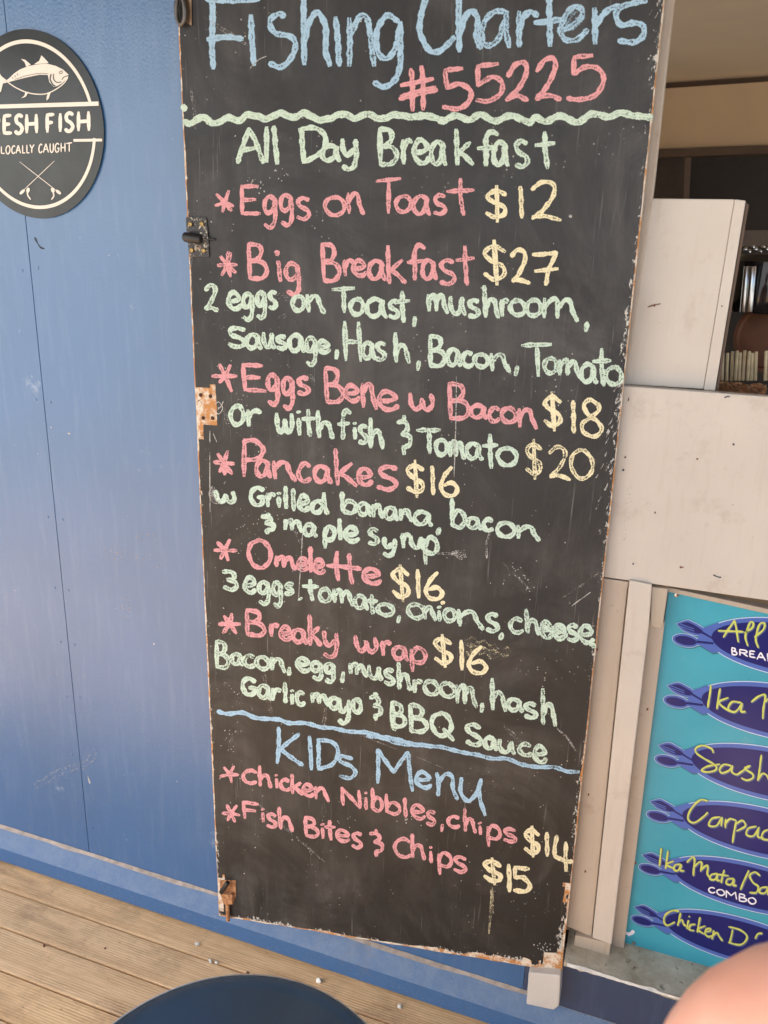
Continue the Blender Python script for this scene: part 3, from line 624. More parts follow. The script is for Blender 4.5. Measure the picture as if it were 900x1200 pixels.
line(B1, 5, 'g', 'green chalk line Bacon, egg, mushroom, hash', 'B 63 268 120 376;a 118 310 168 364;c 162 314 210 372;o 206 320 260 380;n 256 325 318 388;, 320 362 334 398;e 348 325 404 388;g 400 340 450 416;g 448 345 494 426;, 506 378 524 424;m 533 346 604 404;u 600 355 656 416;s 654 366 702 432;h 702 345 758 452',
  more=[(B2, 'r 158 345 198 402;o 196 345 256 410;o 252 352 314 418;m 308 360 390 452;, 396 428 412 468;h 430 340 494 466;a 490 408 550 468;s 546 424 604 492;h 608 376 670 518', '')], dens=.9)
Ink(BP, 2.5, B2, .0010, .5).raw('668 520,700 550,725 585,735 600').build('chalk_smudge', CH['w'], CB)
line(B1, 5, 'g', 'green chalk line Garlic mayo & BBQ Sauce', 'G 156 396 218 472;a 212 420 266 484;r 260 434 302 490;l 298 414 328 496;i 328 440 346 500;c 346 445 386 504;m 400 450 470 506;a 462 465 514 520;y 494 470 548 572;o 544 470 584 532;& 603 448 658 560',
  more=[(B2, 'B 78 424 142 524;B 143 430 218 544;Q 222 455 306 568', '90 430,95 520,100 515;150 440,160 535'), (B4, 'S 342 -12 410 78;a 408 34 460 92;u 458 45 524 106;c 528 55 584 114;e 582 64 636 138', '')], dens=.95)
line(B1, 4.9, 'b', 'wavy blue chalk divider above the kids menu', raws='75 520,110 530,160 525,215 545,280 548,330 562,385 562,430 575,480 580', more=[(B3, '', '470 97,540 112,600 115,650 130,700 138,760 155,830 163'), (B4, '', '0 38,50 43,110 63,160 68,220 73,270 78,330 94,390 104,440 117,490 117,550 139,610 147,660 147,700 161,745 164')])
line(B3, 4.9, 'b', 'blue chalk heading KIDs Menu', raws='290 98,290 160,285 222;362 120,330 145,295 172;295 172,330 200,374 230;398 130,402 185,405 245;430 138,430 190,430 246;425 140,480 150,498 185,480 225,432 244;548 208,510 198,505 215,545 235,560 258,540 275,505 268',
  more=[(B4, 'e 166 155 230 228', '38 85,40 145,38 202;38 85,65 125,95 165;95 165,120 125,145 95;145 95,150 160,160 230;245 168,252 205,250 246;250 205,275 172,300 182,303 225,318 260;332 185,330 235,355 266,385 238,402 190;400 190,395 245,415 316')])
line(B3, 4.8, 'p', 'pink chalk line Chicken Nibbles, chips', stars=[(118, 262, '98 238,132 234,84 270,148 264,124 290')], txt='C 160 238 216 302;h 214 228 268 314;i 272 258 294 314;c 290 272 334 324;k 328 258 378 340;e 370 290 416 346;n 412 300 470 362;N 506 304 582 386;i 588 320 606 390;b 612 306 660 398;b 660 328 724 410',
  more=[(B4, 'l 120 250 150 328;e 153 272 208 336;s 204 295 246 356;, 256 344 272 378;c 280 310 330 366;h 336 288 386 382;i 386 336 412 388;p 416 345 476 438;s 474 355 532 418', '')])
line(B4, 5.2, 'y', 'yellow chalk price $14', '$ 548 346 614 472;1 622 372 644 464', raws='668 388,661 425,659 458;659 460,690 474,722 480;700 412,698 460,700 512')
line(B3, 4.8, 'p', 'pink chalk line Fish Bites & Chips', stars=[(122, 400, '108 370,142 372,92 398,152 406,110 424,136 428')], txt='F 158 352 224 430;i 226 378 244 434;s 243 394 288 456;h 284 374 342 466;B 376 408 434 490;i 434 430 456 492;t 448 418 492 500;e 488 450 542 506;s 542 460 588 528;& 603 448 662 558',
  more=[(B4, 'C 93 388 158 472;h 150 378 208 476;i 212 420 240 488;p 244 440 304 536;s 298 454 358 524', '')])
line(B4, 5.5, 'y', 'yellow chalk price $15', '$ 403 456 482 570;1 488 484 512 590;5 505 488 580 598')
Ink(BP, 2.6, (0,0,1), .0010, .4).raw('576 1042,575 1065,573 1094;577 1040,578 1070').build('chalk_smudge', CH['y'], CB)
# ghosts of rubbed out chalk
gh = Ink(BP, 5, (0,0,1), .0010, .18, 1)
gh.raw('318 355,330 345,338 352;326 372,335 370;358 445,364 440,368 450;424 445,430 442;345 620,355 640;310 790,312 810,318 835;382 830,378 855;262 800,268 806;590 850,610 870;240 20,300 60;222 90,230 150;740 560,735 600,730 640;270 870,275 860,285 858;262 480,268 500', 5)
gh.raw('660 700,690 680,700 672;590 660,620 690;450 700,480 720;300 940,380 1010;420 860,520 900', 2, .28)
gh.build('chalk_smudge', CH['w'], CB)
Ink(BP, 1.2, (0,0,1), .0010, .8).raw('293 80,303 70,312 66;262 470,259 476,255 480;246 505,246 520;250 508,254 518;246 530,246 600;535 440,534 500,532 560;670 710,692 694;355 620,350 700').build('scratch', CH['w'], CB)
# brushed white along the right edge
eb = Ink(BP, 1.5, (0,0,1), .0010, .75, 1)
for _ in range(70):
    t = random.choice([random.gauss(.965, .016), random.gauss(.52, .05), random.gauss(.50, .04), random.uniform(.4, .8)])
    p = bil(1-abs(random.gauss(.012, .012)), min(.99, t)); l = random.uniform(2, 7)
    eb.stroke([(p.x-l*.35, p.y+l*.6), (p.x, p.y), (p.x+l*.25, p.y-l*.6)][:3], random.uniform(.7, 1.6), random.uniform(.3, .9))
eb.build('brushed_white_paint', CH['w'], CB)
# paint spatter
sp = Ink(BP, 1.4, (0,0,1), .0010, 1., 1)
for _ in range(260):
    if random.random() < .5: p = bil(random.uniform(.02, .98), random.uniform(.05, .45))
    else: p = bil(random.choice([random.uniform(0, .12), random.uniform(.25, .95)]), random.random())
    a = random.uniform(0, 6.3); l = random.uniform(.3, .9)
    sp.stroke([(p.x, p.y), (p.x+l*math.cos(a), p.y+l*math.sin(a))], random.uniform(.7, 1.9), random.uniform(.35, 1))
for cx, cy, q in ((609, 672, 14), (620, 690, 8), (300, 215, 14), (330, 205, 10), (640, 1110, 20), (480, 960, 8)):
    for _ in range(q):
        x, y = random.gauss(cx, 7), random.gauss(cy, 6); sp.stroke([(x, y), (x+.6, y+random.uniform(-.6, .6))], random.uniform(.8, 2), 1)
sp.build('paint_spatter', CH['w'], CB)
# upper bolt latch on the left edge
BL = Pl(BP.y0-.0012, BK)
pl_ = prism('latch_plate', [(217.5, 254.5), (241.5, 255), (243.5, 271.5), (218.5, 271.5)], BL, .0012, M_LATCH, CB, .0004, .002)
prism('latch_plate', [(220, 284), (244, 283.5), (245, 301.5), (221.5, 301)], BL, .0012, M_LATCH, CB, .0004, .002)
prism('latch_plate', [(233, 271), (243, 271), (244, 284), (234, 284)], BL, .003, M_LATCH, CB, .0008, .004)
rod('latch_barrel', BL.at(215.5, 277.5, .006), BL.at(236, 280.5, .006), .0078, M_BLACKIRON, CB, 20)
rod('latch_pin', BL.at(236, 279.5, .003), BL.at(252, 280.5, .002), .0016, M_BLACKIRON, CB)
for x, y in ((223, 262.5), (236.3, 262), (224.5, 293), (238.5, 293.5)):
    q = BL.at(x, y, .0045); s_ = lathe('screw', [(.0036, 0), (.0034, .0010), (.0022, .0016), (.0014, .0008)], M_SCREW, CB, 14, q, (0, -1, 0))
# bare patch where a hinge was: raised lumps of filler and holes
hole = plain('old_screw_hole', lin(72, 44, 26), .9)
for x, y in ((235, 463, ), (246.5, 464.5), (238, 490), (249, 490)):
    lathe('screw_hole', [(.0035, 0), (.003, .0005), (.001, .0006)], hole, CB, 10, BP.at(x, y, .0012), (0, -1, 0))
Ink(BP, 1., (0,0,1), .0010, .9).raw('252 474,256 471,260.5 476,260 481,256 485,252 482').build('round_scratch', CH['w'], CB)
# lower rusty bolt
prism('bolt_plate', [(257.5, 1031.5), (276, 1032), (276.5, 1050), (273, 1060), (262, 1060), (257.5, 1046)], BL, .0012, M_RUST, CB, .0004, .001)
rod('bolt_shaft', BL.at(266, 1047, .006), BL.at(267.3, 1079, .006), .0042, M_RUST, CB, 14)
prism('bolt_keeper', [(261, 1048), (272, 1049), (272, 1060), (262.5, 1060)], BL, .008, M_RUST, CB, .001, .010)
rod('bolt_handle', BL.at(259, 1046, .012), BL.at(267, 1034, .012), .0052, M_BLACKIRON, CB, 14)
# hasp at the top edge of the picture
prism('hasp_plate', [(216, -30), (224, -30), (224.5, 30), (216.5, 26)], BL, .0015, plain('tarnished_brass', lin(150, 122, 96), .35, .2, 60, .8), CB, .0005, .002)
bm = bmesh.new()
tor = []
cc_ = BL.at(211.5, 12, .008)
for i in range(28):
    a = i/28*2*math.pi; c = cc_+Vector((.0075*math.cos(a), 0, .019*math.sin(a))); nrm = Vector((math.cos(a), 0, math.sin(a)))
    tor.append([bm.verts.new(c+nrm*.0036*math.cos(b*math.pi/4)+Vector((0, 1, 0))*.0036*math.sin(b*math.pi/4)) for b in range(8)])
for i in range(28):
    for b in range(8): bm.faces.new((tor[i][b], tor[i][(b+1) % 8], tor[(i+1) % 28][(b+1) % 8], tor[(i+1) % 28][b]))
from_bm('hasp_ring', bm, plain('dull_steel', lin(110, 104, 100), .4, .2, 80, .8), CB, sm=True)
# white block the board rests on
wb = prism('prop_block', [(619.5, 1139.5), (657, 1143.5), (655, 1179), (649, 1184), (616.5, 1177)], Pl(-.052), .045, M_WHITE, None, .003)
tag(wb, 'small white painted block standing on the skirting under the blackboard\'s right corner', 'block')

# ============================================================ FISH SIGN
FS = empty('fish_sign', (-1.1185, 0, 1.692)); tag(FS, 'round charcoal sign with a cream tuna and crossed rods on the blue wall', 'sign')
cx, cz, R = -1.1185, 1.6925, .1535
lathe('disc', [(R, .0029), (R, .0039), (R-.0004, .004)], M_SIGN, FS, 96, (cx, 0, cz), (0, -1, 0))
SP = Pl(-.0041)
def ringarc(a0, a1, r0, r1, name):
    V, F = [], []; n_ = 60
    for i in range(n_+1):
        a = math.radians(a0+(a1-a0)*i/n_)
        for r in (r0, r1): V.append((cx+r*math.cos(a), -.0046, cz+r*math.sin(a)))
        if i: F.append((2*i-2, 2*i-1, 2*i+1, 2*i))
    me = bpy.data.meshes.new(name); me.from_pydata(V, [], F); link(name, me, M_SCREAM, FS)
ringarc(15.5, 164.5, .1315, .1375, 'ring_arc'); ringarc(-171.5, -8.5, .1315, .1375, 'ring_arc')
def bar(x0, x1, z0, z1): 
    me = bpy.data.meshes.new('bar'); me.from_pydata([(x0,-.0048,z0),(x1,-.0048,z0),(x1,-.0048,z1),(x0,-.0048,z1)], [], [(0,1,2,3)]); link('bar', me, M_SCREAM, FS)
bar(cx-.147, cx+.147, 1.7232, 1.7298); bar(cx+.0885, cx+.149, 1.6672, 1.6716); bar(cx-.149, cx-.0885, 1.6672, 1.6716)
Z7, Z8 = (0, 20, 6.43), (0, 110, 6.43)
k = Ink(SP, 4.3, Z8, .0006, jit=0, step=1e-5)
sh8 = -.028
k.text('F -160 166 -95 314;R -78 162 2 310;E 18 155 94 306;S 106 152 180 304;H 188 150 286 299;F 342 145 414 294;I 442 142 466 290;S 483 136 562 288;H 578 130 680 282', shear=sh8)
k.build('lettering', M_SCREAM, FS, 'cream words FRESH FISH')
k = Ink(SP, 1.45, Z8, .0006, jit=0, step=1e-5)
k.text('L 5 392 38 452;O 42 388 78 454;C 86 388 116 452;A 118 386 158 450;L 166 385 192 449;L 198 383 224 448;Y 222 380 260 446;C 290 376 320 446;A 324 374 368 444;U 374 372 406 443;G 412 370 450 442;H 456 368 494 439;T 498 366 545 437', shear=sh8)
k.build('lettering', M_SCREAM, FS, 'cream words LOCALLY CAUGHT')
k = Ink(SP, 1.1, Z8, .0006, jit=0, step=1e-5)
k.raw('148 512,455 752;410 505,150 752', .8).raw('425 728,455 752;182 725,153 752', 3.4).raw('393 712,402 738;214 712,208 740', 4).raw('400 740,405 770,388 795;206 738,210 765,230 795', 1.6)
k.build('crossed_rods', M_SCREAM, FS)
body = [(40, 484), (75, 455), (105, 425), (150, 395), (210, 370), (280, 357), (350, 350), (420, 368), (475, 395), (519, 436), (505, 465), (470, 497), (430, 520), (405, 524), (372, 490), (360, 436), (300, 434), (200, 455), (120, 475), (60, 492)]
flat('fish_body', body, SP, Z7, .0007, M_SCREAM, FS)
for pts in ([(158, 315), (190, 322), (232, 358), (198, 374), (185, 340)], [(312, 288), (335, 310), (367, 346), (255, 356), (295, 330)], [(215, 563), (195, 600), (160, 612), (185, 590), (190, 565)],
            [(382, 568), (368, 612), (350, 630), (352, 600), (362, 572)], [(48, 474), (14, 448), (-30, 385), (-8, 478), (-30, 600), (8, 560), (22, 500), (60, 492)]):
    flat('fish_fin', pts, SP, Z7, .0007, M_SCREAM, FS)
k = Ink(SP, 1.3, Z7, .0009, jit=0, step=1e-5)
k.raw('60 492,120 532,200 567,280 581,350 577,420 545,480 500,512 455'); k.build('fish_belly_line', M_SCREAM, FS)
k = Ink(SP, 1.1, Z7, .0012, jit=0, step=1e-5)
k.raw('384 430,378 470,398 508,415 518', 1.5).raw('402 428,404 468,428 492,462 488', 1.1).raw('516 440,482 452,466 472', 1).raw('450 410,464 406,470 418,458 428,447 420,452 410', .7).raw('90 455,100 462;110 440,118 452;128 425,136 440', .8).raw('110 470,200 442,300 424,365 428', .6); k.build('fish_gill_lines', M_SIGN, FS)

# ============================================================ MENU POSTER
PO = empty('menu_poster', POST.at(728, 1100)); tag(PO, 'teal menu poster with navy oval plates, fork and spoon, under the cream counter flap', 'poster')
bm = bmesh.new()
prism('poster_sheet', [(783.5, 693), (1150, 775), (1150, 1245), (900, 1160), (727, 1103)], POST, .004, M_TEAL, PO, .0004)
prism('poster_backing', [(780, 690), (1150, 772), (1150, 1260), (900, 1172), (724, 1110)], Pl(.026), .004, M_CREAM2, PO, .0004)
def ell(cx_, cz_, a, b, lift, n_=72): return [(cx_+a*math.cos(t*2*math.pi/n_), .02-lift, cz_+b*math.sin(t*2*math.pi/n_)) for t in range(n_)]
def add(name, vs, mat, par):
    me = bpy.data.meshes.new(name); me.from_pydata(vs, [], [tuple(range(len(vs)))]); return link(name, me, mat, par)
def orig(x, z, du=0): return (x, z)
ZROW = [.9063, .7913, .6739, .5579, .4417, .3231]
dz0 = .6739
def emb_shapes(grow, lift):
    """oval, spoon bowl, fork: rows centred on the spoon tip of row three"""
    out = [ell(.262, .6915, .1255+grow, .0415+grow, lift)]
    gc = grow*.48; hs = .0012+gc; g0 = grow; grow = gc
    ar, br = .0168+gc, .0078+gc
    bowl = [(.0985+ar*math.cos(q*math.pi/12), .02-lift, .6745+br*math.sin(q*math.pi/12)-.02*ar*math.cos(q*math.pi/12)) for q in range(24)]
    sp_ = [(.0825-grow*.9, .6745), (.088, .6815+grow), (.100, .6835+grow), (.112, .6805+grow), (.118+grow, .6765+grow*.5), (.118+grow, .6725-grow*.5), (.110, .6665-grow), (.097, .6655-grow), (.087, .6685-grow)]
    out.append(bowl)
    fk = [(.0835-grow*.9, .7018), (.094, .7070+grow), (.103, .7065+grow), (.120+grow*.4, .6985+grow), (.122+grow, .6935), (.114, .6905-grow), (.100, .6925-grow), (.090, .6965-grow)]
    out.append([(q.x, .02-lift, q.y) for q in cr(fk+[fk[0]], 4)[:-1]])
    out.append([(.115, .02-lift, .6935-hs), (.139, .02-lift, .6815-hs), (.141, .02-lift, .6845+hs), (.117, .02-lift, .6985+hs*.3)] if grow else [(.117, .02-lift, .694), (.140, .02-lift, .6845), (.141, .02-lift, .6872), (.119, .02-lift, .6972)])
    out.append([(.115, .02-lift, .6750-hs), (.141, .02-lift, .6775-hs), (.141, .02-lift, .6790+hs), (.115, .02-lift, .6770+hs)])
    if g0: out.append([(.116, .02-lift, .6965+gc*.5), (.124, .02-lift, .7035), (.142, .02-lift, .716), (.165, .02-lift, .70), (.16, .02-lift, .668), (.142, .02-lift, .661), (.119, .02-lift, .6715), (.1165, .02-lift, .684)])
    return out
for r, zr in enumerate(ZROW):
    dz = zr-dz0; dx = (r-2)*.0012
    sub = empty('plate_emblem', (0.08+dx, .02, zr)); sub.parent = PO; sub.matrix_parent_inverse = PO.matrix_basis.inverted()
    for nm, grow, lift, mat, ox, oz in (('drop_shadow_print', .0075, .0008, M_DROP, .0015, -.003), ('pale_outline', .0094, .0011, M_LINE, 0, 0), ('mid_blue_border', .0078, .0014, M_OVAL, 0, 0), ('navy_shape', 0, .0017, M_NAVY, 0, 0)):
        V, F = [], []
        for q, sh in enumerate(emb_shapes(grow, lift)):
            b0 = len(V); V += [(x+dx+ox, y-q*4e-5, z+dz+oz) for x, y, z in sh]; F.append(tuple(range(b0, len(V))))
        me = bpy.data.meshes.new(nm); me.from_pydata(V, [], F); link(nm, me, mat, sub)
    V, F = [], []                                         # gaps between the fork's tines
    for t in range(2):
        x0, z0 = .089+.001*t, .7032-.0040*t; b0 = len(V)
        V += [(x+dx, .0178-.0002, z+dz) for x, z in ((x0-.004, z0+.001), (x0+.019, z0-.0042), (x0+.019, z0-.0060), (x0-.004, z0-.0010))]; F.append((b0, b0+1, b0+2, b0+3))
    me = bpy.data.meshes.new('tine_gaps'); me.from_pydata(V, [], F); link('tine_gaps', me, M_OVAL, sub)
    E1, E2, E3, E4, E5 = (770,680,6.92), (640,660,3.46), (750,820,6), (640,900,3.46), (720,960,5)
    words = [
      (E1, '628 325,580 395,537 460;628 325,645 410,658 500;495 410,590 412,700 418;710 425,770 385,780 345,755 340,735 390,715 460,735 530;790 460,860 400,872 350,838 350,815 400,800 480,820 545', 'B 600 542 652 612;R 662 556 738 622;E 745 566 800 632;A 805 578 880 655;K 890 590 960 670', E1),
      (E2, '668 495,662 540,655 585;705 508,698 550,692 590;738 545,700 565,745 602;790 565,755 562,738 590,765 603,795 570;795 568,790 600,808 602;832 562,865 538,888 535,882 580,878 630;885 565,925 530,945 540,935 620', '', None),
      (E3, '515 372,500 342,440 322,392 342,397 375,450 412,530 462,530 495,470 508,432 496,470 470,560 452;640 462,590 455,560 490,575 515,620 500,650 465;650 462,645 505,678 525,705 512,775 462;770 465,735 485,790 520,792 550,752 565,712 550;852 388,842 480,827 568;827 568,860 520,890 530,912 575', '', None),
      (E4, '655 133,625 130,588 165,575 205,600 222,640 195,655 180;705 198,672 205,660 232,690 234,712 200;714 200,710 235;728 207,726 242;726 228,745 206,770 212;770 215,762 260,755 302;768 228,795 213,808 235,772 255;852 236,820 245,812 270,840 275,864 240;862 242,858 278,880 282;912 248,882 258,874 285,905 292', '', None),
      (E5, '275 170,268 225,264 275;314 185,306 240,300 290;346 245,306 266,352 290;385 262,355 270,350 295,372 300,392 265;392 266,386 300,408 302;425 252,458 222,470 238,464 290,462 330;466 280,500 250,512 262,504 305;504 300,540 270,548 285,544 320,560 345;602 318,568 325,560 350,588 352,606 320;606 320,600 355,618 360;642 298,632 340,626 372;608 322,668 332;698 348,664 350,655 375,682 382,702 350;702 352,696 385,714 388;787 300,762 355,738 412;852 330,822 310,792 330,812 370,842 395,830 430,792 430;895 397,860 402,850 428,880 432,902 402;902 400,898 440,915 442', 'C 550 394 592 436;O 598 406 648 452;M 650 414 718 472;B 726 434 778 488;O 782 454 832 502', E5),
      (E5, '378 540,340 535,300 560,290 600,310 622,352 602;388 550,378 590,370 622;372 608,395 590,404 612,418 626;434 592,428 615,424 642;437 568,438 572;474 615,446 620,438 645,466 652;502 575,492 620,486 662;532 625,490 645,522 672;532 660,560 655,562 642,540 645,530 670,550 688,572 682;582 652,576 680,572 702;576 682,600 664,612 685,632 712;692 648,684 690,676 722;670 630,740 650,777 690,742 735,668 722;825 700,840 672,865 668', '', None)][r]
    vw, raws, txt, tv = words
    a = Ink(POST, 2.7, vw, .0021, jit=0, step=2e-6).view(vw[0]+.9, vw[1]+1.0, vw[2]).raw(raws); a.build('lettering_shadow', M_SHADE, sub)
    a = Ink(POST, 2.05 if r > 1 else 2.2, vw, .0024, jit=.3, step=2e-6).raw(raws); a.build('lettering', M_LIME, sub)
    if txt:
        a = Ink(POST, 1.7, tv, .0027, jit=.2, step=2e-6); a.text(txt, shear=.16); a.build('small_lettering', M_PWHITE, sub)
Ink(POST, 5, (640,900,3.46), .0010).raw('322 668,340 672,355 662', 4).raw('335 680,340 672', 3).build('torn_patch', M_PWHITE, PO)
for u, v in ((793, 697), (742.5, 1105)): lathe('screw', [(.004, 0), (.0036, .0012), (.0015, .0016)], M_STEEL, PO, 12, POST.at(u, v, .001), (0, -1, 0))

# ============================================================ THINGS INSIDE THE WINDOW
def place(u, v, Y): return Pl(Y).at(u, v)
# two steel flasks in a dark holder
dg = plain('dark_glossy_glass', lin(26, 24, 26), .08, .1, 5, bump=0)
a = place(882, 368, .22); b_ = place(884, 296, .22)
fl = empty('steel_urn', (a.x, .24, a.z)); tag(fl, 'dark glass and steel urn with chrome pipes behind the cream screen', 'urn')
H_ = b_.z-a.z
lathe('vessel', [(.045, 0), (.05, .01), (.05, H_*.86), (.04, H_*.98), (.01, H_)], dg, fl, 32, (a.x+.012, .28, a.z))
for u, r in ((870, .0045), (877, .0058)):
    p = place(u, 366, .22); q = place(u+5, 312, .22)
    rod('chrome_pipe', (p.x, .215, p.z), (q.x, .215, q.z), r, M_STEEL, fl, 16)
for i in range(7):
    p = place(874+i*4.2, 292+3*math.sin(i*2.1), .22)
    lathe('tap_knob', [(.001, -.003), (.003, -.001), (.0026, .002), (.001, .003)], M_STEEL, fl, 10, (p.x, .22+.005*(i % 2), p.z), (math.sin(i), -1, .5))
# dark rim hoop round tray at right edge
wd = plain('reddish_brown_wood', lin(120, 72, 44), .5, .2, 20)
tr = lathe('wooden_tray', [(.0, 0), (.055, 0), (.062, .004), (.062, .012), (.056, .012), (.052, .006), (0, .006)], wd, None, 48, place(905, 395, .3), (-.3, -1, .15))
tag(tr, 'round brown wooden tray standing on edge behind the stirrers', 'tray')
# stirrers in a box
cup = empty('stirrer_box', place(860, 455, .13)); tag(cup, 'row of cream wooden stirrers standing in a box at the window', 'stirrers')
wm = plain('cream_wooden_stick', lin(206, 186, 148), .6, .15, 60)
for i, u in enumerate([846, 851.5, 857, 861.5, 866, 870.5, 876, 880.5, 885, 896.5, 901, 906]):
    p = place(u, 446, .13+.004*(i % 3)); q = place(u+1.5+random.uniform(-1, 1), 411.5+random.uniform(-1, 2.5), .13+.004*(i % 3))
    rod('stick', p, q, .0026, wm, cup, 8)
p0, p1 = place(840, 440, .15), place(915, 462, .15)
box('box_side', p0.x, p1.x, .1425, .146, p1.z-.01, p0.z-.012, M_BROWN, cup, .0005)
# crumpled brown paper in front
bm = bmesh.new(); p0, p1 = place(836, 443, .10), place(896, 466, .10)
gw, gh_ = 22, 8; grid = []
for j in range(gh_+1):
    for i in range(gw+1):
        u, v = i/gw, j/gh_
        grid.append(bm.verts.new((p0.x+(p1.x-p0.x)*u, .10+random.uniform(-.007, .007)+.012*v*0, p1.z+(p0.z-p1.z)*v*(.72+.28*vn(u*6, 9)))))
for j in range(gh_):
    for i in range(gw): a_ = j*(gw+1)+i; bm.faces.new((grid[a_], grid[a_+1], grid[a_+gw+2], grid[a_+gw+1]))
bmesh.ops.solidify(bm, geom=bm.faces[:], thickness=.004)
pp = from_bm('paper_bag', bm, plain('brown_kraft_paper', lin(212, 168, 128), .8, .2, 80), None)
tag(pp, 'crumpled brown paper bag lying below the stirrers', 'paper bag')

# ============================================================ STOOL
def round_stool(px_c, h, r):
    st = empty('round_stool', (px_c[0], px_c[1], 0))
    n = N('glossy_dark_blue_enamel', .15, .5); n.color(n.mix(n.ramp(n.noise(6, 4), .3, .7), lin(84, 104, 124), lin(106, 124, 142)))
    n.inp('Metallic', .75); n.inp('Roughness', n.ramp(n.noise(9, 4), .3, .7, .1, .22)); n.bump(n.noise(9, 3), .12, .004)
    lathe('seat', [(r-.02, h-.024), (r-.002, h-.022), (r, h-.018), (r, h-.002), (r-.0015, h), (r-.004, h-.0008), (r-.02, h-.0025), (r*.6, h-.005), (r*.3, h-.006), (0, h-.006)], n.m, st, 96, (px_c[0], px_c[1], 0))
    lathe('seat_rim', [(r-.0005, h-.005), (r+.0016, h-.0042), (r+.0016, h-.0004), (r-.0005, h+.0002)], plain('pale_rim_highlight', lin(205, 205, 205), .3, .05, 9, .6), st, 96, (px_c[0], px_c[1], 0), caps=False)  # pale ring stands in for the bright highlight on the seat edge
    for i in range(4):
        a = math.pi/4+i*math.pi/2; c, s_ = math.cos(a), math.sin(a)
        rod('leg', (px_c[0]+c*(r-.06), px_c[1]+s_*(r-.06), h-.02), (px_c[0]+c*(r-.01), px_c[1]+s_*(r-.01), .0), .011, n.m, st)
    for i in range(4):
        a, b = math.pi/4+i*math.pi/2, math.pi/4+(i+1)*math.pi/2; q = r-.045+.02
        rod('rung', (px_c[0]+math.cos(a)*q, px_c[1]+math.sin(a)*q, .22), (px_c[0]+math.cos(b)*q, px_c[1]+math.sin(b)*q, .22), .007, n.m, st)
    return st
hs = .65; k_ = (CAMZ-hs)/.75
st = round_stool((-.2765*k_, -CAMD+.4285*k_), hs, .17*k_); tag(st, 'round glossy dark blue metal stool on the deck in front of the blackboard', 'stool')

# ============================================================ PEBBLES on the deck
pbm = plain('pale_pebble', lin(240, 236, 224), .8, .2, 60)
pebs = [(231, 1106, .004, 'small pale pebble on the deck nearest the rusty bolt'), (246.5, 1125.5, .0042, 'left pebble of the close pair lying on the plank joint'), (254, 1128, .003, 'right pebble of the close pair lying on the plank joint'),
        (374, 1149, .0062, 'largest pale pebble, in front of the skirting'), (468.5, 1180, .0045, 'pale pebble alone at the right, nearest the bottom of the photo'), (290, 1140, .0028, 'tiny brown crumb just behind the stool seat'), (51.5, 1108, .003, 'dark grit crumb on the plank at the left'), (297, 1143, .0024, 'second brown crumb on the joint, right of its twin behind the stool'),
        (123, 1111, .0022, 'grit crumb on the second plank, left of the pebbles'), (101, 1034, .002, 'tiny grit crumb beside the skirting below the wall seam')]
for u, v, r, lb in pebs:
    r *= 1.35; d = ray(u, v); t = (CAMZ-r*.6)/-d.z; p = CAM+d*t
    bm = bmesh.new(); bmesh.ops.create_icosphere(bm, subdivisions=1, radius=r)
    for q in bm.verts: q.co *= random.uniform(.6, 1.25); q.co.z *= .8
    bmesh.ops.transform(bm, matrix=Matrix.Diagonal((1, random.uniform(.7, 1.2), 1, 1)), verts=bm.verts[:])
    o = from_bm('pebble', bm, wd if 'crumb' in lb else pbm, None, sm=False); o.location = p; o.rotation_euler.z = random.random()*3
    tag(o, lb, 'pebble', 'loose pebbles on the deck')

# ============================================================ PERSON seated at the right, back to the camera
def skin_mat():
    n = N('peach_skin', .5, .4); n.color(n.mix(n.ramp(n.noise(18, 5), .3, .7), lin(246, 190, 164), lin(236, 170, 144)))  # even peach skin colour with random mottling
    n.inp('Subsurface Weight', .25); n.b.inputs['Subsurface Radius'].default_value = (.02, .008, .004); n.b.inputs['Subsurface Scale'].default_value = .4
    n.bump(n.noise(500, 3), .08, .0005); return n.m
M_SKIN = skin_mat()
def skinned(name, verts, edges, radii, mat, parent, root=0, sub=2):
    me = bpy.data.meshes.new(name); me.from_pydata(verts, edges, []); o = link(name, me, mat, parent)
    m = o.modifiers.new('skin', 'SKIN'); m.use_smooth_shade = True
    for i, r in enumerate(radii):
        s = me.skin_vertices[0].data[i]; s.radius = r if isinstance(r, tuple) else (r, r); s.use_root = (i == root)
    sb = o.modifiers.new('sub', 'SUBSURF'); sb.levels = sub; sb.render_levels = sub
    return o
SHX = CAM + ray(918, 1208)*(.58/ray(918, 1208).length)          # left shoulder joint
sx, sy, sz = SHX
cxp, cyp = sx+.175, sy-.015
PE = empty('person', (cxp, cyp, 0)); tag(PE, 'bare shoulder of a seated person in a sleeveless top at the photo\'s lower right corner', 'person')
V, E, Rr = [], [], []
def v(x, y, z, r, p=None):
    V.append((x, y, z)); Rr.append(r)
    if p is not None: E.append((p, len(V)-1))
    return len(V)-1
pel = v(cxp, cyp-.02, sz-.50, .15); wa = v(cxp, cyp-.03, sz-.34, .125, pel); ch = v(cxp, cyp-.03, sz-.17, .15, wa); nb = v(cxp, cyp-.01, sz+.045, .085, ch)
nk = v(cxp, cyp, sz+.09, .048, nb); hd = v(cxp, cyp+.012, sz+.18, .092, nk); ht = v(cxp, cyp+.01, sz+.26, .085, hd); nose = v(cxp, cyp+.105, sz+.17, .016, hd)
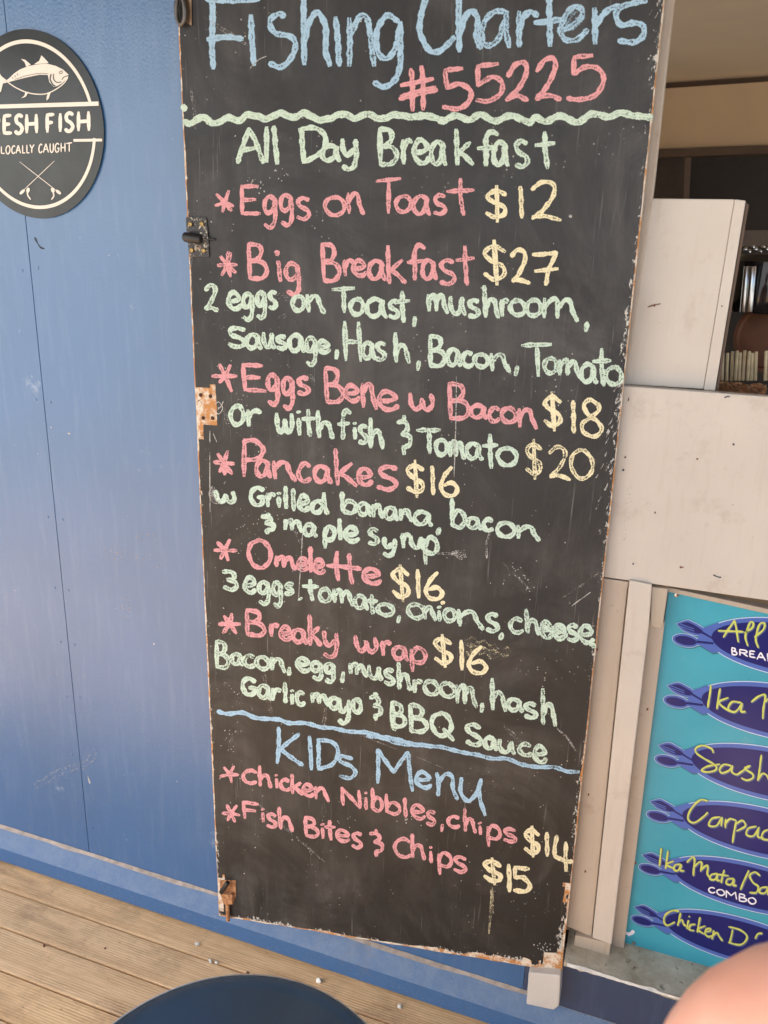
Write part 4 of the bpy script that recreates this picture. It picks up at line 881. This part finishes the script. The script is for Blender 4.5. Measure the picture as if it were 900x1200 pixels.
for sg in (-1, 1):
    cl = v(cxp+sg*.095, cyp-.0, sz+.044, .052, nb); sh = v(cxp+sg*.174, cyp+.012, sz, .063, cl)
    ua = v(cxp+sg*.205, cyp+.00, sz-.12, .056, sh); el = v(cxp+sg*.215, cyp+.0, sz-.30, .045, ua)
    fa = v(cxp+sg*.19, cyp+.06, sz-.37, .042, el); wr = v(cxp+sg*.13, cyp+.15, sz-.43, .030, fa); pm_ = v(cxp+sg*.12, cyp+.21, sz-.435, .034, wr)
    for f_ in range(4):
        fx = cxp+sg*.12+(f_-1.5)*.019; l = (.065, .075, .07, .055)[f_ if sg > 0 else 3-f_]
        a = v(fx, cyp+.245, sz-.432, .0095, pm_); b = v(fx, cyp+.245+l*.6, sz-.438, .0085, a); v(fx, cyp+.245+l, sz-.45, .007, b)
    a = v(cxp+sg*.085, cyp+.205, sz-.435, .012, pm_); v(cxp+sg*.065, cyp+.235, sz-.442, .009, a)
    hp = v(cxp+sg*.09, cyp+.03, sz-.52, .085, pel); kn = v(cxp+sg*.11, cyp+.42, sz-.50, .055, hp); cf = v(cxp+sg*.11, cyp+.44, sz-.66, .052, kn)
    an = v(cxp+sg*.11, cyp+.42, .09, .034, cf); v(cxp+sg*.12, cyp+.50, .035, .030, an)
skinned('body', V, E, Rr, M_SKIN, PE)
cloth = plain('pale_cotton_top', lin(196, 200, 204), .85, .08, 60); cl2 = plain('navy_shorts_cloth', lin(40, 48, 70), .85, .1, 60)
skinned('sleeveless_top', [(cxp, cyp-.02, sz-.50), (cxp, cyp-.03, sz-.34), (cxp, cyp-.03, sz-.17), (cxp, cyp-.025, sz-.07)], [(0, 1), (1, 2), (2, 3)], [.175, .15, .175, .135], cloth, PE)
skinned('shorts', [(cxp, cyp-.02, sz-.51), (cxp-.09, cyp+.04, sz-.52), (cxp-.105, cyp+.25, sz-.51), (cxp+.09, cyp+.04, sz-.52), (cxp+.105, cyp+.25, sz-.51)], [(0, 1), (1, 2), (0, 3), (3, 4)], [.17, .135, .115, .135, .115], cl2, PE)
skinned('hair', [(cxp, cyp-.03, sz+.12), (cxp, cyp-.025, sz+.20), (cxp, cyp-.005, sz+.265)], [(0, 1), (1, 2)], [.07, .088, .075], plain('brown_hair', lin(70, 48, 32), .6, .3, 200), PE)
for sg in (-1, 1):
    lathe('eye', [(.001, -.006), (.008, -.002), (.009, .003), (.004, .007)], M_PWHITE, PE, 12, (cxp+sg*.03, cyp+.085, sz+.185), (0, 1, 0))
    rod('ear', (cxp+sg*.078, cyp+.0, sz+.15), (cxp+sg*.082, cyp-.004, sz+.20), .014, M_SKIN, PE)
rod('mouth', (cxp-.022, cyp+.082, sz+.125), (cxp+.022, cyp+.082, sz+.125), .005, plain('lips', lin(176, 92, 84), .5), PE)
seat_h = sz-.50-.125
bn = empty('bench_seat', (cxp, cyp, 0)); tag(bn, 'low timber bench that the seated person sits on, at the lower right', 'bench')
for i in range(3): box('slat', cxp-.3, cxp+.35, cyp-.18+i*.12, cyp-.07+i*.12, seat_h-.03, seat_h, M_CREAM2, bn, .003)
for a in (-.26, .31):
    for b in (-.15, .12): box('leg', cxp+a-.02, cxp+a+.02, cyp+b-.02, cyp+b+.02, 0, seat_h-.031, M_CREAM2, bn, .002)
